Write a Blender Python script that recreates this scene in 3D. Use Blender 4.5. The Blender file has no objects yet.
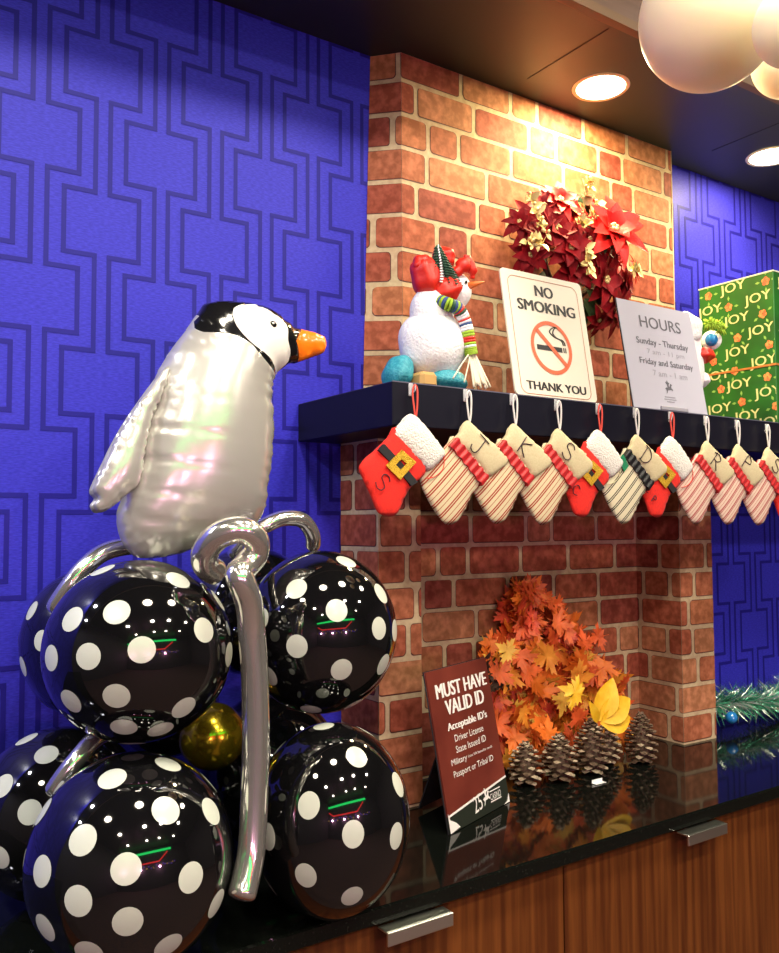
import bpy, math, random
import numpy as np
from mathutils import Vector, Matrix
from mathutils.geometry import delaunay_2d_cdt

SC = bpy.context.scene
COL = SC.collection
PI = math.pi
rnd = random.Random(7)

# ------------------------------------------------------------------ camera
CAMR = Matrix(((0.8262, -0.0274, -0.5627), (-0.5634, -0.0491, -0.8247), (-0.0050, 0.9984, -0.0561)))
cd = bpy.data.cameras.new('camera'); cam = bpy.data.objects.new('camera', cd); COL.objects.link(cam)
cam.matrix_world = CAMR.to_4x4()
cd.sensor_fit = 'HORIZONTAL'; cd.sensor_width = 36.0; cd.lens = 36.0 * 867.2 / 779.0
cd.clip_start = 0.02
SC.camera = cam
SC.view_settings.view_transform = 'Standard'; SC.view_settings.look = 'None'
SC.view_settings.gamma = 1.0; SC.view_settings.use_curve_mapping = False
SC.view_settings.exposure = 0.06
w = bpy.data.worlds.new('world'); SC.world = w; w.use_nodes = True
w.node_tree.nodes['Background'].inputs[0].default_value = (0.25, 0.3, 0.5, 1)
w.node_tree.nodes['Background'].inputs[1].default_value = 0.15

WALL_Y = 1.8; FLOOR_Z = -1.54; CEIL_Z = 1.1943; HIGH_Z = 1.62; SOFFIT_Y = 1.366
CT = -0.6408          # counter top height
MF = 1.4058           # front of the mantel shelf
MT = 0.2862; MB_ = 0.1971

def area(name, loc, size, power, color, rot=(0, 0, 0), size_y=None, spread=None):
    l = bpy.data.lights.new(name, 'AREA'); l.energy = power; l.color = color
    if size_y: l.shape = 'RECTANGLE'; l.size = size; l.size_y = size_y
    else: l.shape = 'DISK'; l.size = size
    if spread: l.spread = spread
    o = bpy.data.objects.new(name, l); o.location = loc; o.rotation_euler = rot; COL.objects.link(o)
    return o

# ------------------------------------------------------------------ materials
def mat(name, col, rough=0.5, metal=0.0, spec=0.5, coat=0.0, emit=None, estr=0.0, trans=0.0, sheen=0.0, sss=0.0,
        noise=None, bump=None, alpha=None):
    m = bpy.data.materials.new(name); m.use_nodes = True
    nt = m.node_tree; b = nt.nodes['Principled BSDF']
    b.inputs['Base Color'].default_value = (*col, 1)
    b.inputs['Roughness'].default_value = rough; b.inputs['Metallic'].default_value = metal
    b.inputs['Specular IOR Level'].default_value = spec
    b.inputs['Coat Weight'].default_value = coat; b.inputs['Coat Roughness'].default_value = 0.03
    b.inputs['Transmission Weight'].default_value = trans
    b.inputs['Sheen Weight'].default_value = sheen
    if sss: b.inputs['Subsurface Weight'].default_value = sss; b.inputs['Subsurface Radius'].default_value = (1, .9, .7); b.inputs['Subsurface Scale'].default_value = .12 * sss
    if emit: b.inputs['Emission Color'].default_value = (*emit, 1); b.inputs['Emission Strength'].default_value = estr
    tc = None
    def coord(scale):
        nonlocal tc
        tc = tc or nt.nodes.new('ShaderNodeTexCoord')
        mp = nt.nodes.new('ShaderNodeMapping'); nt.links.new(tc.outputs['Object'], mp.inputs[0])
        mp.inputs['Scale'].default_value = scale if isinstance(scale, (tuple, list)) else (scale,) * 3
        return mp.outputs[0]
    if noise:      # (scale, other colour, contrast low, contrast high[, detail])
        n = nt.nodes.new('ShaderNodeTexNoise'); nt.links.new(coord(noise[0]), n.inputs['Vector'])
        n.inputs['Scale'].default_value = 1; n.inputs['Detail'].default_value = noise[4] if len(noise) > 4 else 5
        r = nt.nodes.new('ShaderNodeMapRange'); nt.links.new(n.outputs[0], r.inputs[0])
        r.inputs[1].default_value = noise[2]; r.inputs[2].default_value = noise[3]
        mx = nt.nodes.new('ShaderNodeMix'); mx.data_type = 'RGBA'
        nt.links.new(r.outputs[0], mx.inputs['Factor'])
        mx.inputs['A'].default_value = (*col, 1); mx.inputs['B'].default_value = (*noise[1], 1)
        nt.links.new(mx.outputs['Result'], b.inputs['Base Color'])
    if bump:       # (scale, strength, distance)
        n = nt.nodes.new('ShaderNodeTexNoise'); nt.links.new(coord(bump[0]), n.inputs['Vector'])
        n.inputs['Scale'].default_value = 1; n.inputs['Detail'].default_value = 4
        bp = nt.nodes.new('ShaderNodeBump'); bp.inputs['Strength'].default_value = bump[1]; bp.inputs['Distance'].default_value = bump[2]
        nt.links.new(n.outputs[0], bp.inputs['Height']); nt.links.new(bp.outputs[0], b.inputs['Normal'])
    return m

def stripe_mat(name, base, line, d, period, lines, rough=0.9):
    """fabric with repeated woven lines; d = direction across the stripes in the x-z plane"""
    m = mat(name, base, rough)
    nt = m.node_tree; b = nt.nodes['Principled BSDF']
    tc = nt.nodes.new('ShaderNodeTexCoord')
    dp = nt.nodes.new('ShaderNodeVectorMath'); dp.operation = 'DOT_PRODUCT'
    nt.links.new(tc.outputs['Object'], dp.inputs[0]); dp.inputs[1].default_value = (d[0], 0, d[1])
    md = nt.nodes.new('ShaderNodeMath'); md.operation = 'FLOORED_MODULO'
    nt.links.new(dp.outputs['Value'], md.inputs[0]); md.inputs[1].default_value = period
    acc = None
    for p, wd in lines:
        cmpn = nt.nodes.new('ShaderNodeMath'); cmpn.operation = 'COMPARE'
        nt.links.new(md.outputs[0], cmpn.inputs[0]); cmpn.inputs[1].default_value = p; cmpn.inputs[2].default_value = wd
        if acc is None: acc = cmpn
        else:
            a = nt.nodes.new('ShaderNodeMath'); a.operation = 'MAXIMUM'
            nt.links.new(acc.outputs[0], a.inputs[0]); nt.links.new(cmpn.outputs[0], a.inputs[1]); acc = a
    mx = nt.nodes.new('ShaderNodeMix'); mx.data_type = 'RGBA'
    nt.links.new(acc.outputs[0], mx.inputs['Factor'])
    mx.inputs['A'].default_value = (*base, 1); mx.inputs['B'].default_value = (*line, 1)
    nt.links.new(mx.outputs['Result'], b.inputs['Base Color'])
    return m

M = {}
M['paper'] = mat('wallpaper_blue', (0.027, 0.024, 0.46), 0.50, spec=0.22, noise=((90, 10, 420), (0.042, 0.038, 0.60), .40, .62))
M['paper_line'] = mat('wallpaper_dark_band', (0.013, 0.010, 0.25), 0.5, spec=0.2)
M['mortar'] = mat('printed_mortar', (0.58, 0.46, 0.29), 0.65, spec=.15, noise=(70, (0.44, 0.30, 0.19), .3, .75))
M['edge'] = mat('printed_brick_edge', (0.09, 0.022, 0.014), 0.6)
BR = [(0.27, 0.070, 0.034), (0.235, 0.052, 0.028), (0.31, 0.105, 0.046), (0.275, 0.085, 0.040), (0.20, 0.042, 0.026), (0.33, 0.13, 0.062)]
for i, c in enumerate(BR):
    c2 = tuple(min(1, v * 1.7 + .02) for v in c)
    M['brick%d' % i] = mat('printed_brick_tone_%d' % i, c, 0.65, spec=.15, noise=(48, c2, .40, .70, 9))
M['ceil'] = mat('dark_ceiling', (0.022, 0.024, 0.017), 0.42, spec=0.32, noise=(2, (0.030, 0.032, 0.024), .3, .7))
M['seam'] = mat('seam_black', (0.008, 0.008, 0.008), 0.6)
M['trimstrip'] = mat('tan_trim_strip', (0.15, 0.09, 0.055), 0.5, spec=.2)
M['fascia'] = mat('brown_fascia', (0.085, 0.045, 0.030), 0.5, noise=((3, 40, 40), (0.13, 0.07, 0.05), .3, .7))
M['mantel'] = mat('navy_laminate', (0.007, 0.007, 0.015), 0.36, spec=0.22)
M['mantel_edge'] = mat('navy_edge_band', (0.10, 0.10, 0.15), 0.4)
M['granite'] = mat('black_granite', (0.004, 0.005, 0.004), 0.06, spec=0.27, noise=(260, (0.03, 0.032, 0.025), .62, .8))
M['wood'] = mat('cherry_wood', (0.080, 0.020, 0.004), 0.45, spec=.25, noise=((60, 60, 2.2), (0.165, 0.050, 0.010), .38, .66, 6))
M['carcass'] = mat('dark_carcass', (0.02, 0.012, 0.008), 0.7)
M['steel'] = mat('brushed_steel', (0.80, 0.82, 0.72), 0.3, metal=1.0)
M['white_wall'] = mat('dark_painted_wall', (0.05, 0.045, 0.05), 0.7)
M['floor'] = mat('dark_carpet', (0.04, 0.025, 0.03), 0.9, noise=(30, (0.08, 0.04, 0.03), .4, .6))
M['black_balloon'] = mat('black_latex', (0.0035, 0.0035, 0.004), 0.045, spec=0.7, coat=0.5)
M['dot'] = mat('white_ink_dot', (0.53, 0.56, 0.49), 0.22, spec=0.6)
M['gold_balloon'] = mat('gold_chrome_latex', (0.50, 0.37, 0.02), 0.18, metal=0.9)
M['chrome'] = mat('silver_chrome_latex', (0.84, 0.82, 0.76), 0.15, metal=0.9, bump=((14, 14, 4), .1, .01))
M['pearl'] = mat('pearl_latex', (0.88, 0.77, 0.58), 0.45, spec=0.12, sss=1.0)
M['foil'] = mat('pearl_silver_foil', (0.60, 0.585, 0.55), 0.25, metal=0.5, coat=0.3, bump=(26, .15, .004))
M['foil_white'] = mat('white_foil', (0.80, 0.79, 0.75), 0.25, coat=0.4)
M['foil_black'] = mat('black_foil', (0.006, 0.006, 0.007), 0.14, coat=0.5)
M['foil_orange'] = mat('orange_foil', (0.95, 0.20, 0.008), 0.25, coat=0.4)
M['white'] = mat('white_gloss', (0.85, 0.85, 0.85), 0.2)
M['sign_white'] = mat('cream_sign', (0.78, 0.72, 0.60), 0.45)
M['black'] = mat('black_print', (0.012, 0.012, 0.014), 0.5)
M['sign_red'] = mat('red_orange_print', (0.72, 0.13, 0.05), 0.5)
M['sign_line'] = mat('brown_red_print', (0.40, 0.12, 0.05), 0.5)
M['hours'] = mat('lilac_paper', (0.50, 0.50, 0.60), 0.25, spec=0.5)
M['grey_print'] = mat('grey_print', (0.13, 0.13, 0.16), 0.5)
M['grey_light'] = mat('pale_grey_print', (0.30, 0.30, 0.36), 0.5)
M['acrylic'] = mat('dark_acrylic', (0.03, 0.03, 0.035), 0.15)
M['maroon'] = mat('maroon_print', (0.115, 0.018, 0.012), 0.35, noise=(7, (0.19, 0.036, 0.022), .35, .7))
M['greenblack'] = mat('green_black_print', (0.02, 0.025, 0.018), 0.3)
M['lettering'] = mat('white_print', (0.85, 0.82, 0.78), 0.5)
M['red_felt'] = mat('red_felt', (0.80, 0.018, 0.008), 0.85, sheen=0.05, noise=(140, (0.62, 0.012, 0.01), .4, .8), bump=(500, .4, .002))
M['plush'] = mat('white_plush', (0.84, 0.82, 0.76), 0.95, sheen=0.5, bump=(260, .9, .006))
M['cream'] = mat('cream_linen', (0.62, 0.54, 0.34), 0.9, noise=((300, 300, 300), (0.52, 0.44, 0.26), .3, .8), bump=(600, .3, .001))
M['ribbon'] = mat('red_satin', (0.46, 0.008, 0.012), 0.35, sheen=0.1)
M['ribbon_black'] = mat('black_satin', (0.012, 0.012, 0.014), 0.4)
M['ribbon_green'] = mat('green_satin', (0.02, 0.22, 0.10), 0.4)
M['belt'] = mat('black_felt', (0.01, 0.01, 0.012), 0.8)
M['gold_glitter'] = mat('gold_glitter', (0.75, 0.46, 0.03), 0.38, metal=0.5, noise=(600, (0.35, 0.2, 0.01), .5, .6), bump=(700, .8, .003))
M['white_ribbon'] = mat('white_ribbon', (0.74, 0.72, 0.70), 0.6)
M['red_ribbon'] = mat('coral_ribbon', (0.70, 0.07, 0.05), 0.6)
M['ink'] = mat('dark_stitching', (0.03, 0.008, 0.02), 0.7)
M['clear'] = mat('clear_plastic', (0.85, 0.85, 0.92), 0.2, spec=0.9, trans=0.45)
M['stripe_red'] = stripe_mat('cream_red_ticking', (0.62, 0.53, 0.34), (0.34, 0.035, 0.02), (.7071, -.7071), .0255, [(.004, .0015), (.0090, .0015), (.019, .0007)])
M['stripe_pink'] = stripe_mat('pale_red_ticking', (0.68, 0.52, 0.42), (0.42, 0.12, 0.11), (.7071, -.7071), .022, [(.004, .0022), (.0085, .0012), (.017, .0006)])
M['stripe_black'] = stripe_mat('cream_black_ticking', (0.66, 0.60, 0.42), (0.02, 0.02, 0.02), (.7071, -.7071), .021, [(.004, .0012), (.0085, .0012)])
M['blue_boot'] = mat('teal_glitter', (0.02, 0.27, 0.36), 0.5, noise=(160, (0.08, 0.42, 0.50), .45, .7), bump=(220, .6, .004))
M['snow'] = mat('snowy_white', (0.80, 0.80, 0.84), 0.75, bump=(150, .7, .004))
M['red_paint'] = mat('red_paint', (0.62, 0.02, 0.01), 0.4, bump=(60, .3, .004))
M['green_paint'] = mat('dark_green_pine', (0.015, 0.07, 0.04), 0.6)
M['lime'] = mat('lime_knit', (0.30, 0.48, 0.03), 0.8, bump=(300, .5, .003))
M['navy_knit'] = mat('navy_knit', (0.03, 0.07, 0.22), 0.8)
M['orange_paint'] = mat('carrot_orange', (0.75, 0.17, 0.03), 0.5)
M['tan'] = mat('tan_wood', (0.50, 0.30, 0.10), 0.6)
M['yarn'] = mat('cream_yarn', (0.76, 0.70, 0.55), 0.9)
M['blue_ball'] = mat('blue_glass_bauble', (0.02, 0.20, 0.55), 0.08, coat=0.5)
M['gift_side'] = mat('green_gift_wrap', (0.022, 0.17, 0.022), 0.35, noise=(9, (0.02, 0.12, 0.02), .4, .6))
M['gift_text'] = mat('cream_wrap_print', (0.70, 0.72, 0.32), 0.5)
M['gift_flower'] = mat('coral_wrap_print', (0.72, 0.12, 0.05), 0.5, noise=(90, (0.85, 0.34, 0.10), .4, .6))
M['gift_leaf'] = mat('lime_wrap_print', (0.25, 0.50, 0.10), 0.5)
M['gold_band'] = mat('copper_gold_ribbon', (0.72, 0.28, 0.08), 0.3, metal=0.4)
M['box_lid'] = mat('box_rim_white', (0.72, 0.76, 0.62), 0.5)
LEAF = [(0.60, 0.08, 0.01), (0.75, 0.15, 0.01), (0.80, 0.26, 0.02), (0.50, 0.045, 0.012), (0.78, 0.40, 0.05), (0.66, 0.11, 0.015)]
for i, c in enumerate(LEAF):
    M['leaf%d' % i] = mat('autumn_leaf_tone_%d' % i, c, 0.55, noise=(26, tuple(min(1, v * 1.5 + .02) for v in c), .4, .7))
M['leaf_yellow'] = mat('yellow_leaf', (0.74, 0.40, 0.01), 0.5, noise=(40, (0.80, 0.50, 0.03), .4, .7))
M['twig'] = mat('brown_twig', (0.06, 0.03, 0.015), 0.8)
M['petal_red'] = mat('scarlet_petal', (0.72, 0.010, 0.008), 0.5, spec=.3, noise=(30, (0.60, 0.01, 0.012), .4, .7))
M['petal_dark'] = mat('burgundy_petal', (0.21, 0.005, 0.011), 0.55, spec=.15, noise=(30, (0.32, 0.008, 0.014), .4, .7))
M['gold_leaf'] = mat('champagne_gold_leaf', (0.72, 0.58, 0.26), 0.4, metal=0.35)
M['green_leaf'] = mat('dark_green_leaf', (0.02, 0.05, 0.015), 0.6)
M['cone'] = mat('pine_cone_brown', (0.10, 0.06, 0.035), 0.75, noise=(60, (0.20, 0.13, 0.08), .4, .7))
M['cone_tip'] = mat('pine_cone_pale_tip', (0.46, 0.36, 0.24), 0.75)
M['tinsel_green'] = mat('green_tinsel', (0.08, 0.38, 0.22), 0.25, metal=0.5)
M['tinsel_silver'] = mat('silver_tinsel', (0.62, 0.72, 0.64), 0.2, metal=0.7)
M['glow'] = mat('lamp_diffuser', (1, 1, 1), 0.5, emit=(1.0, 0.90, 0.66), estr=14)
M['lamp_ring'] = mat('cream_lamp_ring', (0.72, 0.62, 0.40), 0.4)
M['neon_green'] = mat('green_neon', (0, .2, .05), 0.5, emit=(0.02, 1.0, 0.18), estr=7)
M['neon_red'] = mat('red_neon', (.2, 0, 0), 0.5, emit=(1.0, 0.03, 0.03), estr=6)
M['neon_violet'] = mat('violet_lamp', (.1, 0, .2), 0.5, emit=(0.25, 0.1, 1.0), estr=9)
M['neon_warm'] = mat('amber_lamp', (.2, .1, 0), 0.5, emit=(1.0, 0.55, 0.15), estr=12)
M['glass'] = mat('window_glass', (0.8, 0.85, 0.95), 0.02, trans=1.0)
M['frame'] = mat('grey_window_frame', (0.25, 0.25, 0.28), 0.4)
M['sky_pane'] = mat('daylight_sky', (0.5, 0.6, 0.9), 0.9, emit=(0.45, 0.58, 1.0), estr=1.5)

# ------------------------------------------------------------------ mesh helpers
class Mesh:
    def __init__(s): s.v = []; s.f = []; s.m = []; s.sm = []
    def add(s, vs, fs, mi=0, smooth=False):
        o = len(s.v); s.v += [tuple(map(float, p)) for p in vs]
        for f in fs: s.f.append(tuple(i + o for i in f)); s.m.append(mi); s.sm.append(smooth)
        return s
    def box(s, a, b, mi=0):
        (x0, y0, z0), (x1, y1, z1) = a, b
        return s.add([(x0, y0, z0), (x1, y0, z0), (x1, y1, z0), (x0, y1, z0), (x0, y0, z1), (x1, y0, z1), (x1, y1, z1), (x0, y1, z1)],
                     [(0, 3, 2, 1), (4, 5, 6, 7), (0, 1, 5, 4), (1, 2, 6, 5), (2, 3, 7, 6), (3, 0, 4, 7)], mi)
    def bbox(s, a, b, r=.003, mi=0):
        """box with chamfered edges"""
        x = [a[0], a[0] + r, b[0] - r, b[0]]; y = [a[1], a[1] + r, b[1] - r, b[1]]; z = [a[2], a[2] + r, b[2] - r, b[2]]
        vs = []; ids = {}
        for i in (0, 1):
            for j in (0, 1):
                for k in (0, 1):
                    X = (x[0], x[1]) if i == 0 else (x[3], x[2]); Y = (y[0], y[1]) if j == 0 else (y[3], y[2]); Z = (z[0], z[1]) if k == 0 else (z[3], z[2])
                    for q, p in enumerate(((X[0], Y[1], Z[1]), (X[1], Y[0], Z[1]), (X[1], Y[1], Z[0]))):
                        ids[i, j, k, q] = len(vs); vs.append(p)
        g = lambda i, j, k, q: ids[i, j, k, q]
        fs = [[g(0, 0, 0, 0), g(0, 1, 0, 0), g(0, 1, 1, 0), g(0, 0, 1, 0)], [g(1, 0, 0, 0), g(1, 0, 1, 0), g(1, 1, 1, 0), g(1, 1, 0, 0)],
              [g(0, 0, 0, 1), g(0, 0, 1, 1), g(1, 0, 1, 1), g(1, 0, 0, 1)], [g(0, 1, 0, 1), g(1, 1, 0, 1), g(1, 1, 1, 1), g(0, 1, 1, 1)],
              [g(0, 0, 0, 2), g(1, 0, 0, 2), g(1, 1, 0, 2), g(0, 1, 0, 2)], [g(0, 0, 1, 2), g(0, 1, 1, 2), g(1, 1, 1, 2), g(1, 0, 1, 2)]]
        for i in (0, 1):
            for j in (0, 1):
                fs.append([g(i, j, 0, 0), g(i, j, 1, 0), g(i, j, 1, 1), g(i, j, 0, 1)])
                fs.append([g(i, 0, j, 0), g(i, 1, j, 0), g(i, 1, j, 2), g(i, 0, j, 2)])
                fs.append([g(0, i, j, 1), g(1, i, j, 1), g(1, i, j, 2), g(0, i, j, 2)])
                for k in (0, 1): fs.append([g(i, j, k, 0), g(i, j, k, 1), g(i, j, k, 2)])
        return s.add(vs, fs, mi)
    def ell(s, c, r, nu=24, nv=16, mi=0, R=None, fn=None):
        vs = []; fs = []
        for j in range(nv + 1):
            t = PI * j / nv
            for i in range(nu):
                p = 2 * PI * i / nu
                d = Vector((math.sin(t) * math.cos(p), math.sin(t) * math.sin(p), math.cos(t)))
                k = fn(d) if fn else 1
                q = Vector((d.x * r[0] * k, d.y * r[1] * k, d.z * r[2] * k))
                if R: q = R @ q
                vs.append((c[0] + q.x, c[1] + q.y, c[2] + q.z))
        for j in range(nv):
            for i in range(nu):
                a = j * nu + i; b = j * nu + (i + 1) % nu
                fs.append((a, a + nu, b + nu, b))
        return s.add(vs, fs, mi, True)
    def tube(s, pts, r, n=10, mi=0, cap=True, smooth=True, flat=1.0, updir=None):
        P = [Vector(p) for p in pts]; N = len(P)
        R = r if isinstance(r, (list, tuple)) else [r] * N
        vs = []; prev = None
        for i in range(N):
            t = (P[min(i + 1, N - 1)] - P[max(i - 1, 0)]).normalized()
            if prev is None:
                u = updir and Vector(updir) or (Vector((0, 0, 1)) if abs(t.z) < .9 else Vector((1, 0, 0)))
                prev = (u - t * u.dot(t)).normalized()
            prev = (prev - t * prev.dot(t)).normalized(); b = t.cross(prev)
            for k in range(n):
                a = 2 * PI * k / n
                q = P[i] + (prev * math.cos(a) * flat + b * math.sin(a)) * R[i]
                vs.append(tuple(q))
        fs = []
        for i in range(N - 1):
            for k in range(n):
                a = i * n + k; b = i * n + (k + 1) % n
                fs.append((a, b, b + n, a + n))
        if cap:
            fs.append(tuple(range(n - 1, -1, -1))); fs.append(tuple((N - 1) * n + k for k in range(n)))
        return s.add(vs, fs, mi, smooth)
    def lathe(s, prof, c, n=32, mi=0, axis='z', smooth=True):
        vs = []; fs = []
        for r, z in prof:
            for k in range(n):
                a = 2 * PI * k / n
                vs.append((c[0] + r * math.cos(a), c[1] + r * math.sin(a), c[2] + z))
        for i in range(len(prof) - 1):
            for k in range(n):
                a = i * n + k; b = i * n + (k + 1) % n
                fs.append((a, b, b + n, a + n))
        return s.add(vs, fs, mi, smooth)
    def prism(s, poly, y0, y1, mi=0):
        """polygon in x-z between two y depths (y0 is the front)"""
        n = len(poly)
        if sum(poly[i][0] * poly[(i + 1) % n][1] - poly[(i + 1) % n][0] * poly[i][1] for i in range(n)) < 0: poly = poly[::-1]
        vs = [(p[0], y0, p[1]) for p in poly] + [(p[0], y1, p[1]) for p in poly]
        fs = [tuple(range(n)), tuple(range(2 * n - 1, n - 1, -1))] + [(i + n, (i + 1) % n + n, (i + 1) % n, i) for i in range(n)]
        return s.add(vs, fs, mi)
    def xf(s, Mx, start=0):
        for i in range(start, len(s.v)): s.v[i] = tuple(Mx @ Vector(s.v[i]))
        return s
    def build(s, name, mats, parent=None, origin=None):
        me = bpy.data.meshes.new(name)
        vs = s.v
        o = Vector((0, 0, 0))
        if origin == 'base':
            xs = [p[0] for p in vs]; ys = [p[1] for p in vs]; zs = [p[2] for p in vs]
            o = Vector(((min(xs) + max(xs)) / 2, (min(ys) + max(ys)) / 2, min(zs)))
        elif origin is not None: o = Vector(origin)
        if parent is not None and parent.get('_w'): o = Vector(parent['_w'])
        vs = [(p[0] - o.x, p[1] - o.y, p[2] - o.z) for p in vs]
        me.from_pydata(vs, [], s.f)
        if not isinstance(mats, (list, tuple)): mats = [mats]
        for m in mats: me.materials.append(M[m])
        me.polygons.foreach_set('material_index', s.m); me.polygons.foreach_set('use_smooth', s.sm)
        me.update()
        ob = bpy.data.objects.new(name, me); COL.objects.link(ob)
        if parent is not None:
            ob.parent = parent
            if parent.get('_w'): ob['_w'] = list(parent['_w'])
        else: ob.location = o
        if origin is not None and parent is None: ob['_w'] = list(o)
        return ob

def tag(o, label=None, cat=None, group=None, kind=None):
    if label: o['label'] = label
    if cat: o['category'] = cat
    if group: o['group'] = group
    if kind: o['kind'] = kind
    return o
def thing(name, label, cat, loc, group=None, world=True):
    """Empty at the thing's base; with world=True its parts are given in room coordinates"""
    o = bpy.data.objects.new(name, None); COL.objects.link(o); o.location = loc; o.empty_display_size = .05
    if world: o['_w'] = list(loc)
    return tag(o, label, cat, group)
def struct(m, name, mats): return tag(m.build(name, mats), kind='structure')
def copy_tree(o, parent=None):
    c = o.copy(); COL.objects.link(c)
    if parent is not None: c.parent = parent
    for ch in list(o.children): copy_tree(ch, c)
    return c
def smooth_path(pts, n=6):
    P = [Vector(p) for p in pts]; out = []
    for i in range(len(P) - 1):
        a = P[max(i - 1, 0)]; b = P[i]; c = P[i + 1]; d = P[min(i + 2, len(P) - 1)]
        for k in range(n):
            t = k / n
            out.append(.5 * ((2 * b) + (c - a) * t + (2 * a - 5 * b + 4 * c - d) * t * t + (3 * b - a - 3 * c + d) * t ** 3))
    out.append(P[-1]); return out
def smooth_loop(pts, n=4):
    P = [Vector((p[0], p[1])) for p in pts]; N = len(P); out = []
    for i in range(N):
        a, b, c, d = P[i - 1], P[i], P[(i + 1) % N], P[(i + 2) % N]
        for k in range(n):
            t = k / n
            q = .5 * ((2 * b) + (c - a) * t + (2 * a - 5 * b + 4 * c - d) * t * t + (3 * b - a - 3 * c + d) * t ** 3)
            out.append((q.x, q.y))
    return out
def inside(p, poly):
    r = False; n = len(poly); j = n - 1
    for i in range(n):
        if (poly[i][1] > p[1]) != (poly[j][1] > p[1]) and p[0] < (poly[j][0] - poly[i][0]) * (p[1] - poly[i][1]) / (poly[j][1] - poly[i][1]) + poly[i][0]: r = not r
        j = i
    return r
def inflate(m, outline, thick, step, zones=(), crease=None, power=.5, both=True, y0=0.0, mi=0):
    """a cushion: the outline in the x-z plane, swelling towards -y and +y like two sheets welded at the rim.
    zones = [(polygon, material index)], later ones win"""
    pts = [Vector(p) for p in outline]; n = len(pts)
    edges = [(i, (i + 1) % n) for i in range(n)]
    for poly, _ in zones:
        o = len(pts); pts += [Vector(p) for p in poly if True]
        k = len(poly); edges += [(o + i, o + (i + 1) % k) for i in range(k)]
    xs = [p[0] for p in outline]; zs = [p[1] for p in outline]
    A = np.array(outline); r = 0; z = min(zs) + step * .4
    while z < max(zs):
        x = min(xs) + (step / 2 if r % 2 else 0) + step * .3
        while x < max(xs):
            if inside((x, z), outline) and np.min(np.hypot(A[:, 0] - x, A[:, 1] - z)) > step * .55: pts.append(Vector((x, z)))
            x += step
        z += step * .866; r += 1
    v, e, f, *_ = delaunay_2d_cdt(pts, edges, [list(range(n))], 1, 1e-7)
    V = np.array([[p.x, p.y] for p in v]); nv = len(v)
    F = [list(t) for t in f]
    E = set()
    cnt = {}
    for t in F:
        for a, b in zip(t, t[1:] + t[:1]):
            k = (min(a, b), max(a, b)); cnt[k] = cnt.get(k, 0) + 1
    bound = np.zeros(nv, bool)
    for (a, b), c in cnt.items():
        if c == 1: bound[a] = bound[b] = True
    E = np.array(list(cnt)); L = np.hypot(*(V[E[:, 0]] - V[E[:, 1]]).T) + 1e-9
    wgt = 1 / L
    deg = np.bincount(E[:, 0], wgt, nv) + np.bincount(E[:, 1], wgt, nv)
    src = np.zeros(nv); srcl = np.bincount(E[:, 0], L, nv) + np.bincount(E[:, 1], L, nv); src = srcl * .5
    u = np.zeros(nv)
    for it in range(1400):
        s_ = np.bincount(E[:, 0], wgt * u[E[:, 1]], nv) + np.bincount(E[:, 1], wgt * u[E[:, 0]], nv)
        u2 = (s_ + src) / np.maximum(deg, 1e-9); u2[bound] = 0
        u = u + 1.0 * (u2 - u)
    h = thick * (u / u.max()) ** power
    if crease:
        # puckers running in from the welded rim: (spacing along rim, depth, reach)
        dd = np.hypot(V[:, None, 0] - A[None, :, 0], V[:, None, 1] - A[None, :, 1]); idx = dd.argmin(1); dist = dd.min(1)
        seg = np.hypot(*(A - np.roll(A, 1, 0)).T); arc = np.cumsum(seg)
        ph = arc[idx] / crease[0] * 2 * PI
        h = h * (1 - crease[1] * (.5 + .5 * np.sin(ph + 1.3 * np.sin(ph * .37))) * np.exp(-dist / crease[2]))
    top = [(V[i][0], y0 - h[i], V[i][1]) for i in range(nv)]
    fm = []
    for t in F:
        c = V[t].mean(0); k = mi
        for poly, zi in zones:
            if inside(c, poly): k = zi
        fm.append(k)
    def ccw(t):
        a, b, c = V[t[0]], V[t[1]], V[t[2]]
        return (b[0] - a[0]) * (c[1] - a[1]) - (b[1] - a[1]) * (c[0] - a[0]) > 0
    vs = list(top); back = {}
    for i in range(nv):
        if bound[i]: back[i] = i
        else: back[i] = len(vs); vs.append((V[i][0], y0 + (h[i] if both else .0005), V[i][1]))
    for t, k in zip(F, fm):
        t2 = t if ccw(t) else t[::-1]
        m.add([], [], 0)
    o = len(m.v); m.v += [tuple(map(float, p)) for p in vs]
    for t, k in zip(F, fm):
        t2 = t if ccw(t) else t[::-1]
        m.f.append(tuple(o + i for i in t2)); m.m.append(k); m.sm.append(True)
        m.f.append(tuple(o + back[i] for i in t2[::-1])); m.m.append(k); m.sm.append(True)
    return m

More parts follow.
